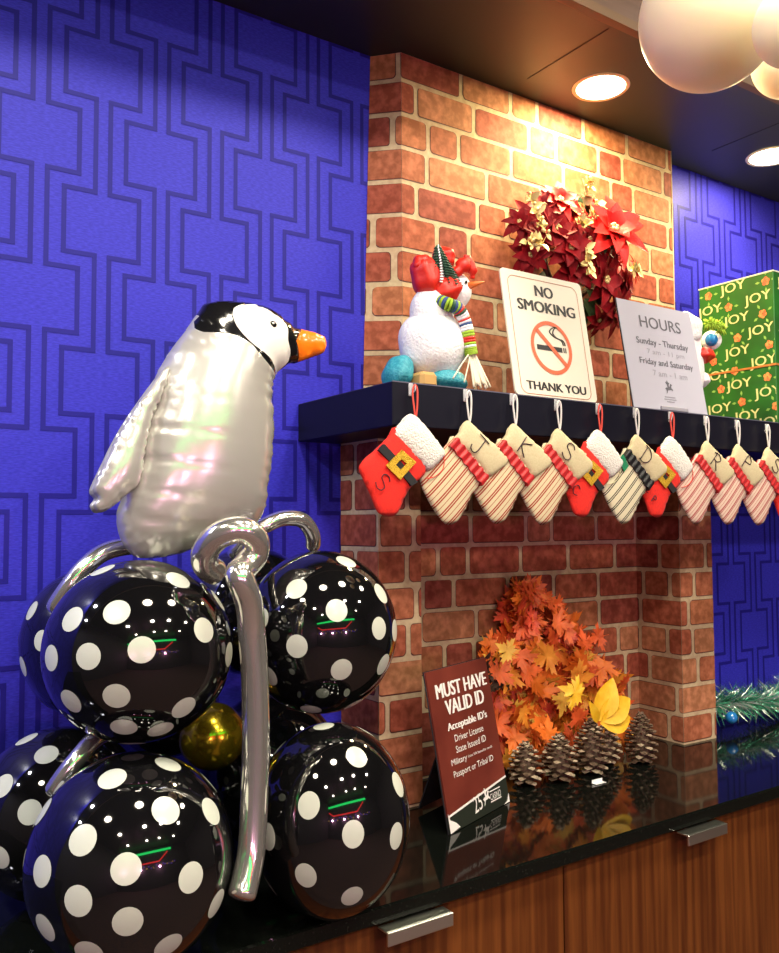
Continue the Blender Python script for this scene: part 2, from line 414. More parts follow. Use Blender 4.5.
_tc = {}
def glyphs(text, weight=0.0):
    """flat text as verts and faces with unit-less size; cached"""
    k = (text, weight)
    if k not in _tc:
        c = bpy.data.curves.new('t', 'FONT'); c.body = text; c.size = 1; c.offset = weight; c.resolution_u = 3
        o = bpy.data.objects.new('t', c); COL.objects.link(o)
        bpy.context.view_layer.update()
        dg = bpy.context.evaluated_depsgraph_get(); me = bpy.data.meshes.new_from_object(o.evaluated_get(dg))
        _tc[k] = ([tuple(v.co) for v in me.vertices], [tuple(p.vertices) for p in me.polygons])
        bpy.data.objects.remove(o); bpy.data.curves.remove(c); bpy.data.meshes.remove(me)
    return _tc[k]
def text(m, body, x0, x1, z0, z1, y=-.0012, weight=0.0, mi=0, rot=0.0):
    """text filling the rectangle x0..x1, z0..z1 in the x-z plane facing -y"""
    if weight > .0001:      # bold: the strokes doubled a hair apart
        d = weight * (z1 - z0) * 1.0
        for k, sh in enumerate((-1, -.33, .33, 1)): text(m, body, x0 + d + sh * d, x1 - d + sh * d, z0, z1, y - k * .00006, 0, mi, rot)
        return m
    v, f = glyphs(body, 0)
    xs = [p[0] for p in v]; ys = [p[1] for p in v]
    ax, bx, ay, by = min(xs), max(xs), min(ys), max(ys)
    cx, cz = (x0 + x1) / 2, (z0 + z1) / 2
    out = []
    for p in v:
        X = (x0 + (p[0] - ax) / (bx - ax) * (x1 - x0)) - cx; Z = (z0 + (p[1] - ay) / (by - ay) * (z1 - z0)) - cz
        out.append((cx + X * math.cos(rot) - Z * math.sin(rot), y, cz + X * math.sin(rot) + Z * math.cos(rot)))
    return m.add(out, f, mi)

# ------------------------------------------------------------------ room shell
def wallpaper():
    m = Mesh(); X0, X1 = -2.4, 5.0
    m.box((X0, WALL_Y, FLOOR_Z), (X1, WALL_Y + .1, HIGH_Z), 0)
    P, Vv, hw, hh, nk, t = .12528, .16596, .0770, .0668, .0150, .0098
    x0, z0 = .5072, .9585; y = WALL_Y - .0006
    def strip(xa, xb, za, zb):
        if za < CT - .05: za = max(za, CT - .05)
        zb = min(zb, CEIL_Z + .01)
        if zb <= za or xb < X0 or xa > X1: return
        yy = y - (.0003 if xb - xa > t * 1.5 else 0)
        m.add([(xa, yy, za), (xb, yy, za), (xb, yy, zb), (xa, yy, zb)], [(0, 1, 2, 3)], 1)
    for i in range(-23, 36):
        cx = x0 + i * P
        for j in range(-3, 12):
            if (i + j) % 2: continue
            cz = z0 - j * Vv
            for s in (-1, 1):
                e = cx + s * hw; k = cx + s * nk
                strip(e - t / 2, e + t / 2, cz - hh - t / 2, cz + hh + t / 2)
                strip(min(e, k) - t / 2, max(e, k) + t / 2, cz + hh - t / 2, cz + hh + t / 2)
                strip(min(e, k) - t / 2, max(e, k) + t / 2, cz - hh - t / 2, cz - hh + t / 2)
                strip(k - t / 2, k + t / 2, cz - 2 * Vv + hh - t / 2, cz - hh + t / 2)
    return struct(m, 'wall_back', ['paper', 'paper_line'])
wallpaper()
struct(Mesh().box((-2.4, -3.2, FLOOR_Z - .1), (5, WALL_Y, FLOOR_Z)), 'floor', 'floor')
struct(Mesh().box((5, -3.2, FLOOR_Z), (5.1, WALL_Y, HIGH_Z)), 'wall_right', 'white_wall')
struct(Mesh().box((-2.4, -3.3, FLOOR_Z), (5, -3.2, HIGH_Z)), 'wall_front', 'white_wall')
struct(Mesh().box((-2.5, -3.2, FLOOR_Z), (-2.4, WALL_Y, HIGH_Z)), 'wall_left', 'white_wall')
struct(Mesh().box((-2.4, -3.2, HIGH_Z), (5, SOFFIT_Y, HIGH_Z + .05)), 'ceiling', 'ceil')
m = Mesh(); m.box((-2.4, SOFFIT_Y, CEIL_Z), (5, WALL_Y, CEIL_Z + .06), 0)
for sx in (.78, 1.585, 2.39, 3.2): m.box((sx, SOFFIT_Y + .01, CEIL_Z - .0012), (sx + .003, WALL_Y - .14, CEIL_Z + .002), 1)
struct(m, 'ceiling', ['ceil', 'seam'])
struct(Mesh().box((-2.4, SOFFIT_Y - .018, CEIL_Z + .022), (5, SOFFIT_Y, HIGH_Z)), 'trim_1', 'fascia')
m = Mesh(); e = -2.4
for nx in (-1.1, -.02, 1.09, 2.2, 3.3, 5.0):
    m.box((e, SOFFIT_Y - .022, CEIL_Z), (nx - .003, SOFFIT_Y, CEIL_Z + .022), 0); e = nx
struct(m, 'trim_2', 'trimstrip')

# ------------------------------------------------------------------ brick printed chimney
def clip_u(poly, u0, u1):
    for s, lim in ((1, u0), (-1, u1)):
        out = []
        for i in range(len(poly)):
            a = poly[i - 1]; b = poly[i]
            da = s * (a[0] - lim); db = s * (b[0] - lim)
            if (da >= 0) != (db >= 0):
                t = da / (da - db); out.append((lim, a[1] + (b[1] - a[1]) * t))
            if db >= 0: out.append(b)
        poly = out
        if len(poly) < 3: return []
    return poly
def brick_skin(name, path, z0, z1, course, zoff, seed, rows_irregular=0.004):
    """bricks wrapped round a folded sheet: path is a list of (x, y) fold points"""
    R = random.Random(seed); m = Mesh()
    us = [0]
    for a, b in zip(path, path[1:]): us.append(us[-1] + math.hypot(b[0] - a[0], b[1] - a[1]))
    segs = []
    for k in range(len(path) - 1):
        a, b = Vector(path[k]), Vector(path[k + 1]); d = (b - a).normalized(); n = Vector((d.y, -d.x))
        segs.append((us[k], us[k + 1], a, d, n))
        nu_, nz_ = 6, 40
        gv = [(a.x + (b.x - a.x) * p / nu_, a.y + (b.y - a.y) * p / nu_, z0 + (z1 - z0) * q / nz_) for q in range(nz_ + 1) for p in range(nu_ + 1)]
        m.add(gv, [(q * (nu_ + 1) + p, q * (nu_ + 1) + p + 1, (q + 1) * (nu_ + 1) + p + 1, (q + 1) * (nu_ + 1) + p) for q in range(nz_) for p in range(nu_)], 0)
    def put(poly, off, mi):
        for u0, u1, a, d, n in segs:
            q = clip_u(poly, u0, u1)
            q = [p for i, p in enumerate(q) if math.hypot(p[0] - q[i - 1][0], p[1] - q[i - 1][1]) > 1e-6]
            if len(q) >= 3:
                m.add([(a.x + d.x * (u - u0) + n.x * off, a.y + d.y * (u - u0) + n.y * off, min(max(z, z0 + .001), z1 - .001)) for u, z in q], [tuple(range(len(q)))], mi)
    z = zoff; row = 0
    while z > z0 - course:
        u = -R.uniform(0, .12) if row % 2 else -R.uniform(.02, .05)
        while u < us[-1]:
            L = R.choice((.20, .19, .175, .105, .10, .185))
            g = .0062
            a0, a1 = u + g + R.uniform(-.001, .001), u + L - g; b0, b1 = z - course + g * .95, z - g * .8 + R.uniform(-.0015, .0015)
            if b1 > z0 and b0 < z1:
                def rr(x0, x1, y0, y1, rad):
                    out = []
                    for cx, cy, st in ((x1 - rad, y1 - rad, 0), (x0 + rad, y1 - rad, 90), (x0 + rad, y0 + rad, 180), (x1 - rad, y0 + rad, 270)):
                        for q in range(4):
                            t = math.radians(st + q * 30)
                            out.append((cx + rad * math.cos(t) + R.uniform(-.0007, .0007), cy + rad * math.sin(t) + R.uniform(-.0007, .0007)))
                    return out
                rad = R.uniform(.007, .013)
                put(rr(a0, a1, b0, b1, rad), .0006, 1)
                put(rr(a0 + .0014, a1 - .002, b0 + .0024, b1 - .001, rad * .9), .0011, 2 + R.randrange(6))
            u += L
        z -= course; row += 1
    return m
mats = ['mortar', 'edge'] + ['brick%d' % i for i in range(6)]
cr = thing('fireplace_chimney', 'printed brick chimney breast rising from black mantel shelf to ceiling', 'fireplace', (1.73, 1.77, MT))
up = [(1.1745, 1.7985), (1.228, 1.739), (2.281, 1.735), (2.281, 1.7985)]
bs = brick_skin('brick_sheet', up, MT, CEIL_Z - .001, .0868, 1.208, 3)
bs.v = [(x - (CEIL_Z - z) / .908 * .026 * max(0, (1.228 - x) / .0535), y, z) for x, y, z in bs.v]   # the sheet flares a little towards the shelf
bs.build('brick_sheet', mats, cr)
m = Mesh(); m.tube([(2.2815, 1.7345, MT), (2.2815, 1.7345, CEIL_Z - .001)], .0022, 6); m.build('paper_edge', 'mortar', cr)
cr['label'] = 'upper printed brick chimney breast between mantel shelf and ceiling'
fs_ = thing('fireplace_surround', 'printed brick fireplace surround and recess standing on black counter under mantel', 'fireplace', (1.69, 1.72, CT))
lo = [(1.0845, 1.7985), (1.0845, 1.636), (1.203, 1.636), (1.2031, 1.7975), (2.150, 1.7975), (2.143, 1.632), (2.290, 1.628), (2.290, 1.7985)]
brick_skin('brick_sheet', lo, CT, MB_, .0838, .197 + .0, 11).build('brick_sheet', mats, fs_)

m = Mesh(); m.bbox((.9675, MF, MB_), (3.1, WALL_Y - .001, MT), .002, 0)
mt = m.build('mantel_shelf', ['mantel'], None, 'base'); tag(mt, 'long dark navy box mantel shelf across the brick chimney', 'shelf')
Mesh().box((.9672, MF - .0006, MT - .0018), (3.1, MF + .002, MT + .0006)).build('edge_band', 'mantel_edge', mt)

# ------------------------------------------------------------------ counter and cabinets
CF = 1.2474
m = Mesh(); m.bbox((-1.2, CF, CT - .030), (3.9, WALL_Y - .001, CT), .003)
tag(m.build('countertop', 'granite', None, 'base'), 'polished black stone worktop running under the fireplace', 'countertop')
desc = ['cherry wood cabinet with long steel pull under the polka dot balloons', 'cherry wood cabinet with steel pull below the pine cones']
k = 0
for i in range(0, 2):
    x0 = .499 + i * .783; x1 = x0 + .783
    c = thing('base_cabinet', desc[i], 'cabinet', ((x0 + x1) / 2, 1.5, FLOOR_Z), 'cherry wood cabinets under the worktop')
    Mesh().box((x0, CF + .045, FLOOR_Z), (x1, WALL_Y - .002, CT - .031)).build('body', 'carcass', c)
    d = Mesh().bbox((x0 + .0018, CF + .022, FLOOR_Z + .1), (x1 - .0018, CF + .044, CT - .040), .0015).build('door', 'wood', c)
    hx = x0 + (.396 if i == 0 else .400); zt = CT - .0305
    h = Mesh()
    h.box((hx - .032, CF + .004, zt - .006), (hx + .040, CF + .040, zt - .003))       # flange
    h.bbox((hx - .069, CF - .022, zt - .007), (hx + .069, CF + .006, zt - .003), .001)
    h.bbox((hx - .069, CF - .026, zt - .026), (hx + .069, CF - .021, zt - .003), .001)
    h.build('handle', 'steel', d)
# neighbouring cabinets, partly seen at the picture edges
for lab, x0 in (('cherry wood cabinet left of the one under the balloons', .499 - .783), ('cherry wood cabinet at the far right under the garland', .499 + 1.566)):
    c = thing('base_cabinet', lab, 'cabinet', (x0 + .39, 1.5, FLOOR_Z), 'cherry wood cabinets under the worktop')
    Mesh().box((x0, CF + .045, FLOOR_Z), (x0 + .783, WALL_Y - .002, CT - .031)).build('body', 'carcass', c)
    Mesh().bbox((x0 + .0018, CF + .022, FLOOR_Z + .1), (x0 + .7812, CF + .044, CT - .040), .0015).build('door', 'wood', c)

# ------------------------------------------------------------------ lamps
def downlight(x, y, z, r, power, label, spread=3.14, group='recessed ceiling lights', col=(1.0, .80, .40)):
    t = thing('recessed_light', label, 'ceiling light', (x, y, z), group)
    Mesh().lathe([(r * 1.0, -.0015), (r * 1.13, -.004), (r * 1.18, -.0005)], (x, y, z), 40).build('trim_ring', 'lamp_ring', t)
    g = Mesh(); n = 40
    g.add([(x + r * math.cos(2 * PI * k / n), y + r * math.sin(2 * PI * k / n), z - .002) for k in range(n)], [tuple(range(n - 1, -1, -1))])
    g.build('diffuser', 'glow', t)
    area('recessed_light_beam', (x, y, z - .006), r * 1.7, power, col, spread=spread)
downlight(1.785, 1.580, CEIL_Z, 0.066, 17.0, 'round recessed ceiling light above the poinsettia wreath')
downlight(-.75, 1.580, CEIL_Z, .066, 16, 'round recessed ceiling light left of the picture', col=(.92, .93, 1.0))
downlight(-1.60, 1.580, CEIL_Z, .066, 16, 'round recessed ceiling light farthest left', col=(.92, .93, 1.0))
downlight(2.590, 1.580, CEIL_Z, .066, 9.0, 'round recessed ceiling light at the right above the gift box')
n = 0
for yy, pw in ((.55, 18), (-.65, 19), (-1.9, 14)):
    for xx in (-.9, .45, 1.35, 2.6):
        n += 1
        downlight(xx, yy, HIGH_Z, (.17, .11, .08)[(n - 1) // 4], pw, 'room ceiling light, %s row from the fireplace, %s' % (('first', 'second', 'third')[(n - 1) // 4], ('leftmost', 'left of middle', 'right of middle', 'rightmost')[(n - 1) % 4]), 3.0, 'room ceiling lights behind the viewer', (1.0, .9, .74))
# neon sign and small lamps on the wall behind the viewer, seen mirrored in the balloons
t = thing('neon_sign', 'green and red neon outline sign on the wall opposite', 'neon sign', (-.4, -3.15, .9))
Mesh().tube([(-3.0 + .7, -3.12, 1.25), (2.6, -3.12, 1.25)], .09, 10).build('green_tube', 'neon_green', t)
Mesh().tube([(-2.2, -3.12, .75), (-1.6, -3.12, .42), (1.3, -3.12, .42), (2.2, -3.12, 1.05)], .05, 8).build('red_tube', 'neon_red', t)
t = thing('light_string', 'string of small violet and amber lights on the wall opposite', 'string lights', (0, -3.15, .2))
R1 = random.Random(4)
for i in range(26):
    c = (-2.2 + i * .2 + R1.uniform(-.06, .06), -3.14, .12 + R1.uniform(-.12, .12)); Mesh().ell(c, (.03, .03, .03), 8, 6).build('bulb', 'neon_violet' if i % 3 else 'neon_warm', t)
for x in (-1.6, -.2, 1.3):      # unseen pink fill lamps added to brighten the fireplace recess
    l = bpy.data.lights.new('pink_fill', 'POINT'); l.energy = 55; l.color = (1.0, .45, .72); l.shadow_soft_size = .06
    o = bpy.data.objects.new('pink_fill', l); o.location = (x, -2.95, .0); COL.objects.link(o)

# ------------------------------------------------------------------ polka dot balloons
BAL={
 'A':((0.4438, 1.3414, -0.1914),0.143,0.1391,[(-0.47, -0.72, 0.51), (-0.81, -0.39, 0.43), (0.22, -0.56, 0.8), (0.74, -0.4, 0.54), (0.38, -0.88, 0.28), (-0.97, -0.23, 0.03), (-0.73, -0.68, 0.08), (-0.29, -0.95, 0.14), (-0.82, -0.41, -0.4), (-0.49, -0.81, -0.32), (0.19, -0.84, -0.52), (0.77, -0.64, -0.04), (-0.14, -0.24, -0.96), (-0.36, -0.64, -0.68), (0.01, -0.66, -0.75), (-0.42, -0.04, 0.91)]),
 'B':((0.7796, 1.3641, -0.1886),0.137,0.1437,[(-0.63, -0.51, 0.58), (0.11, -0.47, 0.88), (0.46, -0.74, 0.49), (-0.29, -0.9, 0.34), (0.29, -0.95, 0.1), (0.67, -0.74, 0.03), (-0.95, -0.2, 0.22), (-0.72, -0.69, -0.06), (0.43, -0.83, -0.35), (-0.23, -0.91, -0.34), (-0.87, -0.24, -0.44), (0.21, -0.47, -0.85), (-0.34, -0.35, -0.87)]),
 'C':((0.4187, 1.2902, -0.4874),0.148,0.1516,[(-0.3, -0.33, 0.89), (0.27, -0.27, 0.93), (0.76, -0.13, 0.64), (0.07, -0.76, 0.65), (0.57, -0.64, 0.52), (-0.64, -0.6, 0.48), (-0.81, 0.16, 0.56), (-0.92, -0.33, 0.19), (-0.34, -0.9, 0.26), (0.24, -0.97, 0.08), (-0.7, -0.71, 0.01), (0.58, -0.76, -0.3), (-0.33, -0.93, -0.18), (-0.89, -0.34, -0.3), (0.07, -0.86, -0.51), (-0.59, -0.66, -0.47)]),
 'D':((0.7442, 1.2661, -0.4844),0.13,0.1549,[(-0.12, -0.01, 0.99), (0.46, -0.09, 0.88), (-0.53, 0.44, 0.72), (-0.02, -0.64, 0.77), (0.53, -0.73, 0.43), (-0.68, -0.63, 0.38), (-0.98, -0.18, 0.02), (-0.27, -0.96, 0.11), (0.36, -0.93, -0.02), (-0.72, -0.63, -0.29), (-0.79, 0.16, -0.6), (-0.2, -0.82, -0.54)]),
 'E':((0.4444, 1.6121, -0.2081),0.121,0.133,[(-0.35, -0.24, 0.9), (-0.87, -0.11, 0.48), (-0.97, -0.07, -0.24), (-0.83, -0.55, 0.13)]),
 'F':((0.3887, 1.5846, -0.4925),0.143,0.1435,[(-0.39, 0.04, 0.92), (-0.28, -0.48, 0.83), (-0.73, -0.42, 0.54), (-0.52, -0.8, 0.31), (-0.78, -0.59, -0.18)]),
 'G':((0.7681, 1.5879, -0.1752),0.132,0.1288,[(-0.32, -0.58, 0.75)]),
 'H':((0.7994, 1.622, -0.5458),0.14,0.0948,[]),
 'J':((0.6284, 1.4917, -0.3779),0.06,0.0595,[])}
BL_LAB = {
 'A': 'black polka dot balloon under the penguin tail, upper front left',
 'B': 'black polka dot balloon of the upper row touching the brick at the right',
 'C': 'largest black polka dot balloon at the bottom front left on the worktop',
 'D': 'black polka dot balloon at the lower right beside the ID sign',
 'E': 'black polka dot balloon tucked behind the upper left one',
 'F': 'black polka dot balloon cut by the left picture edge, lower row',
 'G': 'black polka dot balloon behind the silver loop, its top just showing',
 'H': 'black polka dot balloon hidden in the gap behind the lower right one'}
def balloon(name, key, c, rh, rv, dots, mats, label, cat, group, fill=True, knot=(0, 1, .0)):
    rr = random.Random(key); c = Vector(c)
    t = thing(name, label, cat, (c.x, c.y, c.z - rv), group)
    m = Mesh(); kd = Vector(knot).normalized()
    m.ell(c, (rh, rh, rv), 72, 48, 0)
    if dots is not None:
        D = [Vector(d).normalized() for d in dots]; tocam = (-c).normalized()
        if fill:
            for q in range(900):
                a = rr.uniform(0, 2 * PI); zz = rr.uniform(-1, 1); s = math.sqrt(1 - zz * zz); d = Vector((s * math.cos(a), s * math.sin(a), zz))
                if d.dot(tocam) > -.04: continue
                if all(d.angle(e) > .47 for e in D): D.append(d)
        for d in D:
            a = d.orthogonal().normalized(); b = d.cross(a); vs = []; fsx = []
            for ri in range(0, 5):
                an = .134 * ri / 4
                for k in range(24 if ri else 1):
                    th = 2 * PI * k / 24
                    q = d * math.cos(an) + (a * math.cos(th) + b * math.sin(th)) * math.sin(an)
                    off = 1.0035
                    vs.append((c.x + q.x * rh * off, c.y + q.y * rh * off, c.z + q.z * rv * off))
            for k in range(24): fsx.append((0, 1 + k, 1 + (k + 1) % 24))
            for ri in range(1, 4):
                for k in range(24):
                    p = 1 + (ri - 1) * 24; fsx.append((p + k, p + 24 + k, p + 24 + (k + 1) % 24, p + (k + 1) % 24))
            m.add(vs, fsx, 1, True)
    m.build('balloon_skin', mats, t)
    kn = Mesh(); base = c + Vector((kd.x * rh, kd.y * rh, kd.z * rv)) * .98
    kn.tube([base, base + kd * .008, base + kd * .013, base + kd * .02], [.011, .005, .007, .009], 12)
    kn.build('knot', mats[0], t)
    return t
G = 'black polka dot balloons of the balloon stack'
for k, (c, rh, rv, dots) in BAL.items():
    if k == 'J': continue
    if k == 'H': c, rh, rv = (.80, 1.60, -.487), .138, .15
    if k == 'G': c = (.7681, 1.634, -.172)
    cc = Vector((.6, 1.48, c[2])) - Vector(c)
    balloon('polka_dot_balloon', k, c, rh, rv, dots, ['black_balloon', 'dot'], BL_LAB[k], 'balloon', G, True, cc)
balloon('polka_dot_balloon', 'K', (.610, 1.672, -.350), .100, .10, [], ['black_balloon', 'dot'], 'small black balloon filling the dark gap behind the gold balloon', 'balloon', G, True, (0, -1, 0))
c, rh, rv, _ = BAL['J']
balloon('gold_balloon', 'J', c, rh, rv, None, ['gold_balloon'], 'small gold chrome balloon in the middle of the polka dot stack', 'balloon', None, False, (0, .5, 1))
GP = 'pearl white balloons under the ceiling'
for key, c, r, lab in (('w1', (1.488, 1.0303, 1.016), .138, 'large pearl white balloon at the top right under the ceiling'),
                  ('w2', (1.4186, .813, .8704), .07, 'small pearl balloon overlapping the large white balloon, cut by right edge'),
                  ('w3', (1.894, 1.108, 1.083), .08, 'small pearl balloon lowest of the white balloons at the right edge')):
    t = balloon('pearl_balloon', key, c, r, r * 1.02, None, ['pearl'], lab, 'balloon', GP, False, (0, 0, 1))
    Mesh().tube([(c[0], c[1], c[2] + r), (c[0], c[1], HIGH_Z)], .0012, 6).build('string', 'white_ribbon', t)

# silver modelling balloons
def silver(path, r, label, mid=8):
    P = smooth_path(path, mid); N = len(P)
    R = [r] * N; R[0] = r * .35; R[1] = r * .8; R[-1] = r * .3; R[-2] = r * .8; R[2] = r * .95; R[-3] = r * .95
    P0 = P[0]
    m = Mesh(); m.tube(P, R, 20)
    return tag(m.build('modelling_balloon', 'chrome', None, 'base'), label, 'balloon', 'silver modelling balloons of the balloon stack')
silver([(.546, 1.272, -.075), (.520, 1.262, -.060), (.512, 1.246, -.038), (.524, 1.222, -.014), (.551, 1.206, -.006), (.574, 1.206, -.019), (.580, 1.214, -.041), (.563, 1.212, -.060),
        (.545, 1.198, -.072), (.551, 1.196, -.088), (.565, 1.204, -.118), (.573, 1.212, -.160), (.580, 1.215, -.235), (.582, 1.215, -.326), (.578, 1.212, -.413), (.571, 1.205, -.477),
        (.557, 1.195, -.516), (.544, 1.185, -.540)], .0208, 'long silver modelling balloon hanging with a loop between the polka dot balloons')
silver([(.667, 1.50, -.060), (.690, 1.47, -.018), (.722, 1.46, .003), (.758, 1.46, .014), (.796, 1.46, .009), (.822, 1.47, -.018), (.834, 1.49, -.045)], .0150, 'silver modelling balloon arching to the right of the penguin')
silver([(.560, 1.53, -.040), (.513, 1.50, -.036), (.468, 1.48, -.034), (.427, 1.475, -.043), (.396, 1.475, -.066), (.370, 1.48, -.100), (.350, 1.5, -.14)], .0150, 'silver modelling balloon arching over the upper left balloons')
silver([(.44, 1.46, -.336), (.395, 1.405, -.334), (.368, 1.385, -.350), (.345, 1.385, -.376), (.330, 1.40, -.405)], .0140, 'short silver modelling balloon between the left upper and lower balloons')
silver([(.60, 1.33, -.105), (.622, 1.36, -.085), (.655, 1.40, -.065), (.69, 1.44, -.055)], .012, 'short silver modelling balloon peeking out right of the loop')

# ------------------------------------------------------------------ penguin
PO = [(0.5745, 0.3851), (0.5597, 0.3675), (0.5376, 0.3338), (0.5098, 0.2941), (0.4857, 0.2496), (0.4765, 0.2156), (0.4606, 0.1653), (0.4466, 0.1003), (0.432, 0.0479), (0.4232, 0.0200), (0.427, -0.0106), (0.4398, -0.0359), (0.464, -0.0517), (0.519, -0.0485), (0.5627, -0.0345), (0.6078, -0.017), (0.6516, -0.0082), (0.6808, 0.0199), (0.6891, 0.0707), (0.6954, 0.1091), (0.6973, 0.1539), (0.6957, 0.2115), (0.6971, 0.2502), (0.7063, 0.2737), (0.733, 0.2950), (0.7463, 0.2973), (0.778, 0.3100), (0.8066, 0.3237), (0.8098, 0.335), (0.8128, 0.3447), (0.8067, 0.3541), (0.7800, 0.3590), (0.7536, 0.3623), (0.7278, 0.3708), (0.6988, 0.3869), (0.66, 0.3944), (0.6189, 0.3927)]
PO = smooth_loop(PO, 5)
cut = lambda L: L
face = smooth_loop([(0.6036, 0.3640), (0.6187, 0.3799), (0.6505, 0.3870), (0.6832, 0.3790), (0.7050, 0.3654), (0.7130, 0.3544), (0.7120, 0.3286), (0.7225, 0.3010), (0.7063, 0.2790), (0.6970, 0.2700), (0.6674, 0.2924), (0.6302, 0.3126), (0.6068, 0.3386)], 4)
black = [(0.5500, 0.4200), (0.5400, 0.3400), (0.5536, 0.3247), (0.5926, 0.3240), (0.6261, 0.3121), (0.645, 0.2960), (0.665, 0.2800), (0.688, 0.2660), (0.7030, 0.2650), (0.70, 0.275), (0.7230, 0.292), (0.7404, 0.2880), (0.7600, 0.3800), (0.70, 0.4200)]
# the head polygons must lie inside the outline: classification only needs centroids, so crisp zones are traced inside
beak = [(0.7536, 0.3600), (0.7800, 0.3572), (0.8050, 0.3522), (0.8108, 0.3440), (0.8050, 0.3250), (0.7770, 0.3118), (0.7463, 0.2990), (0.733, 0.3320)]
pg = thing('penguin_balloon', 'silver foil penguin balloon with white face and orange beak above the polka dot balloons', 'balloon', (.58, 1.40, -.052))
m = Mesh()
inside_black = [p for p in smooth_loop([(0.5735, 0.3820), (0.5600, 0.3640), (0.5445, 0.3400), (0.5536, 0.3247), (0.5926, 0.3240), (0.6261, 0.3121), (0.645, 0.2960), (0.668, 0.2790), (0.6990, 0.2630), (0.7045, 0.2755), (0.7310, 0.2965), (0.7440, 0.2995), (0.7420, 0.3300), (0.7510, 0.3605), (0.7260, 0.3695), (0.6988, 0.3855), (0.66, 0.3930), (0.6189, 0.3912)], 3)]
outline_in = PO
zones = [(inside_black, 2), (face, 1), (beak, 3)]
inflate(m, PO, .078, .0075, zones, crease=(.017, .45, .012), mi=0)
# anything of the head's rim outside the traced zones
o_m = m.m
for i, f in enumerate(m.f):
    cx = sum(m.v[k][0] for k in f) / len(f); cz = sum(m.v[k][2] for k in f) / len(f)
    if o_m[i] == 0:
        if cx > .7525 and cz > .29: o_m[i] = 3
        elif (cz > .3605 and cx > .556) or (cx > .735 and cz > .294) or (cz > .34 + (.5745 - cx) * 1.2 and cx < .60 and cz > .335): o_m[i] = 2
c0 = .046
for i, (x, y, z) in enumerate(m.v):
    # tuck horizontal creases round the belly
    if z < .26 and x < .62:
        y0 = y
        for cz_, dp in ((.225, .002), (.165, .003), (.110, .003), (.058, .0025), (.012, .0025)):
            lz = cz_ - (x - .45) * .12
            y += (dp if y0 < 0 else -dp) * math.exp(-((z - lz) / .0035) ** 2) * max(0, 1 - (x - .45) / .17)
    m.v[i] = (x, y + 1.40, z)
m.build('body', ['foil', 'foil_white', 'foil_black', 'foil_orange'], pg)
FO = smooth_loop([(0.4937, 0.2620), (0.4446, 0.1931), (0.4163, 0.145), (0.3971, 0.1041), (0.3793, 0.064), (0.3783, 0.0527), (0.3851, 0.0444), (0.3786, 0.0331), (0.387, 0.0219), (0.4037, 0.0277), (0.429, 0.0479), (0.4519, 0.0713), (0.4601, 0.124), (0.4743, 0.1835), (0.4959, 0.2358)], 4)
m = Mesh(); inflate(m, FO, .020, .006, crease=(.016, .3, .010))
m.v = [(x, y + 1.372, z) for x, y, z in m.v]; m.build('flipper', 'foil', pg)
m = Mesh(); inflate(m, FO, .016, .008, crease=(.014, .6, .010))
m.v = [(x + .01, y + 1.428, z) for x, y, z in m.v]; m.build('flipper', 'foil', pg)
m = Mesh(); m.ell((.6795, 1.3615, .3520), (.0072, .004, .0066), 20, 12, 0); m.ell((.6785, 1.3578, .3538), (.0022, .0012, .0018), 10, 8, 1)
EYE = m

# eye sits on the skin: find the local bulge
bx = min(((v[0] - .6795) ** 2 + (v[2] - .3520) ** 2, v[1]) for v in [tuple(x.co + Vector(pg['_w'])) for x in pg.children[0].data.vertices] if v[1] < 1.40)[1]
EYE.v = [(x, y - 1.3615 + bx, z) for x, y, z in EYE.v]; EYE.build('eye', ['foil_black', 'white'], pg)

# ------------------------------------------------------------------ stockings
def strokes(ch):
    S = {'S': [[(.8, .85), (.55, 1), (.2, .9), (.18, .65), (.5, .52), (.82, .38), (.78, .1), (.45, 0), (.1, .15)]],
         'J': [[(.1, 1), (.95, 1)], [(.62, 1), (.62, .25), (.45, 0), (.15, .05), (.05, .25)]],
         'K': [[(.15, 1), (.2, 0)], [(.8, .95), (.22, .48), (.85, .05)]],
         'D': [[(.2, 1), (.2, 0)], [(0, .98), (.5, .98), (.9, .7), (.85, .3), (.5, .02), (.1, .02)]],
         'R': [[(.2, 0), (.25, 1)], [(0, .85), (.45, 1), (.85, .8), (.6, .5), (.28, .48)], [(.45, .48), (.95, .0)]],
         'P': [[(.2, 0), (.25, 1), (.7, .95), (.8, .65), (.25, .5)]],
         'E': [[(.8, 1), (.2, .95), (.2, .05), (.85, 0)], [(.2, .5), (.6, .5)]],
         'C': [[(.9, .8), (.5, 1), (.1, .6), (.3, .1), (.85, .15)]]}
    return S[ch]
def letter(ch, cx, cz, size, ang, y, r, parent, mtl='ink'):
    m = Mesh(); ca, sa = math.cos(ang), math.sin(ang)
    for st in strokes(ch):
        P = []
        for p in smooth_path([(a - .5, 0, b - .5) for a, b in st], 5):
            X, Z = p[0] * size * .85, p[2] * size
            P.append((cx + X * ca - Z * sa, y, cz + X * sa + Z * ca))
        m.tube(P, r, 6)
    return m.build('letter', mtl, parent)

def loop_strap(mtl, parent, h=.062):
    m = Mesh(); zt = -.003
    for s in (-1, 1):
        P = smooth_path([(0, 0, zt), (.0042 * s, 0, zt - .006), (.005 * s, -.001 * s, zt - .022), (.003 * s + .001, 0, -h + .008), (.0015, .001, -h - .008)], 4)
        m.tube(P, .0021, 6, flat=1.0)
    return m.build('hanging_loop', mtl, parent)

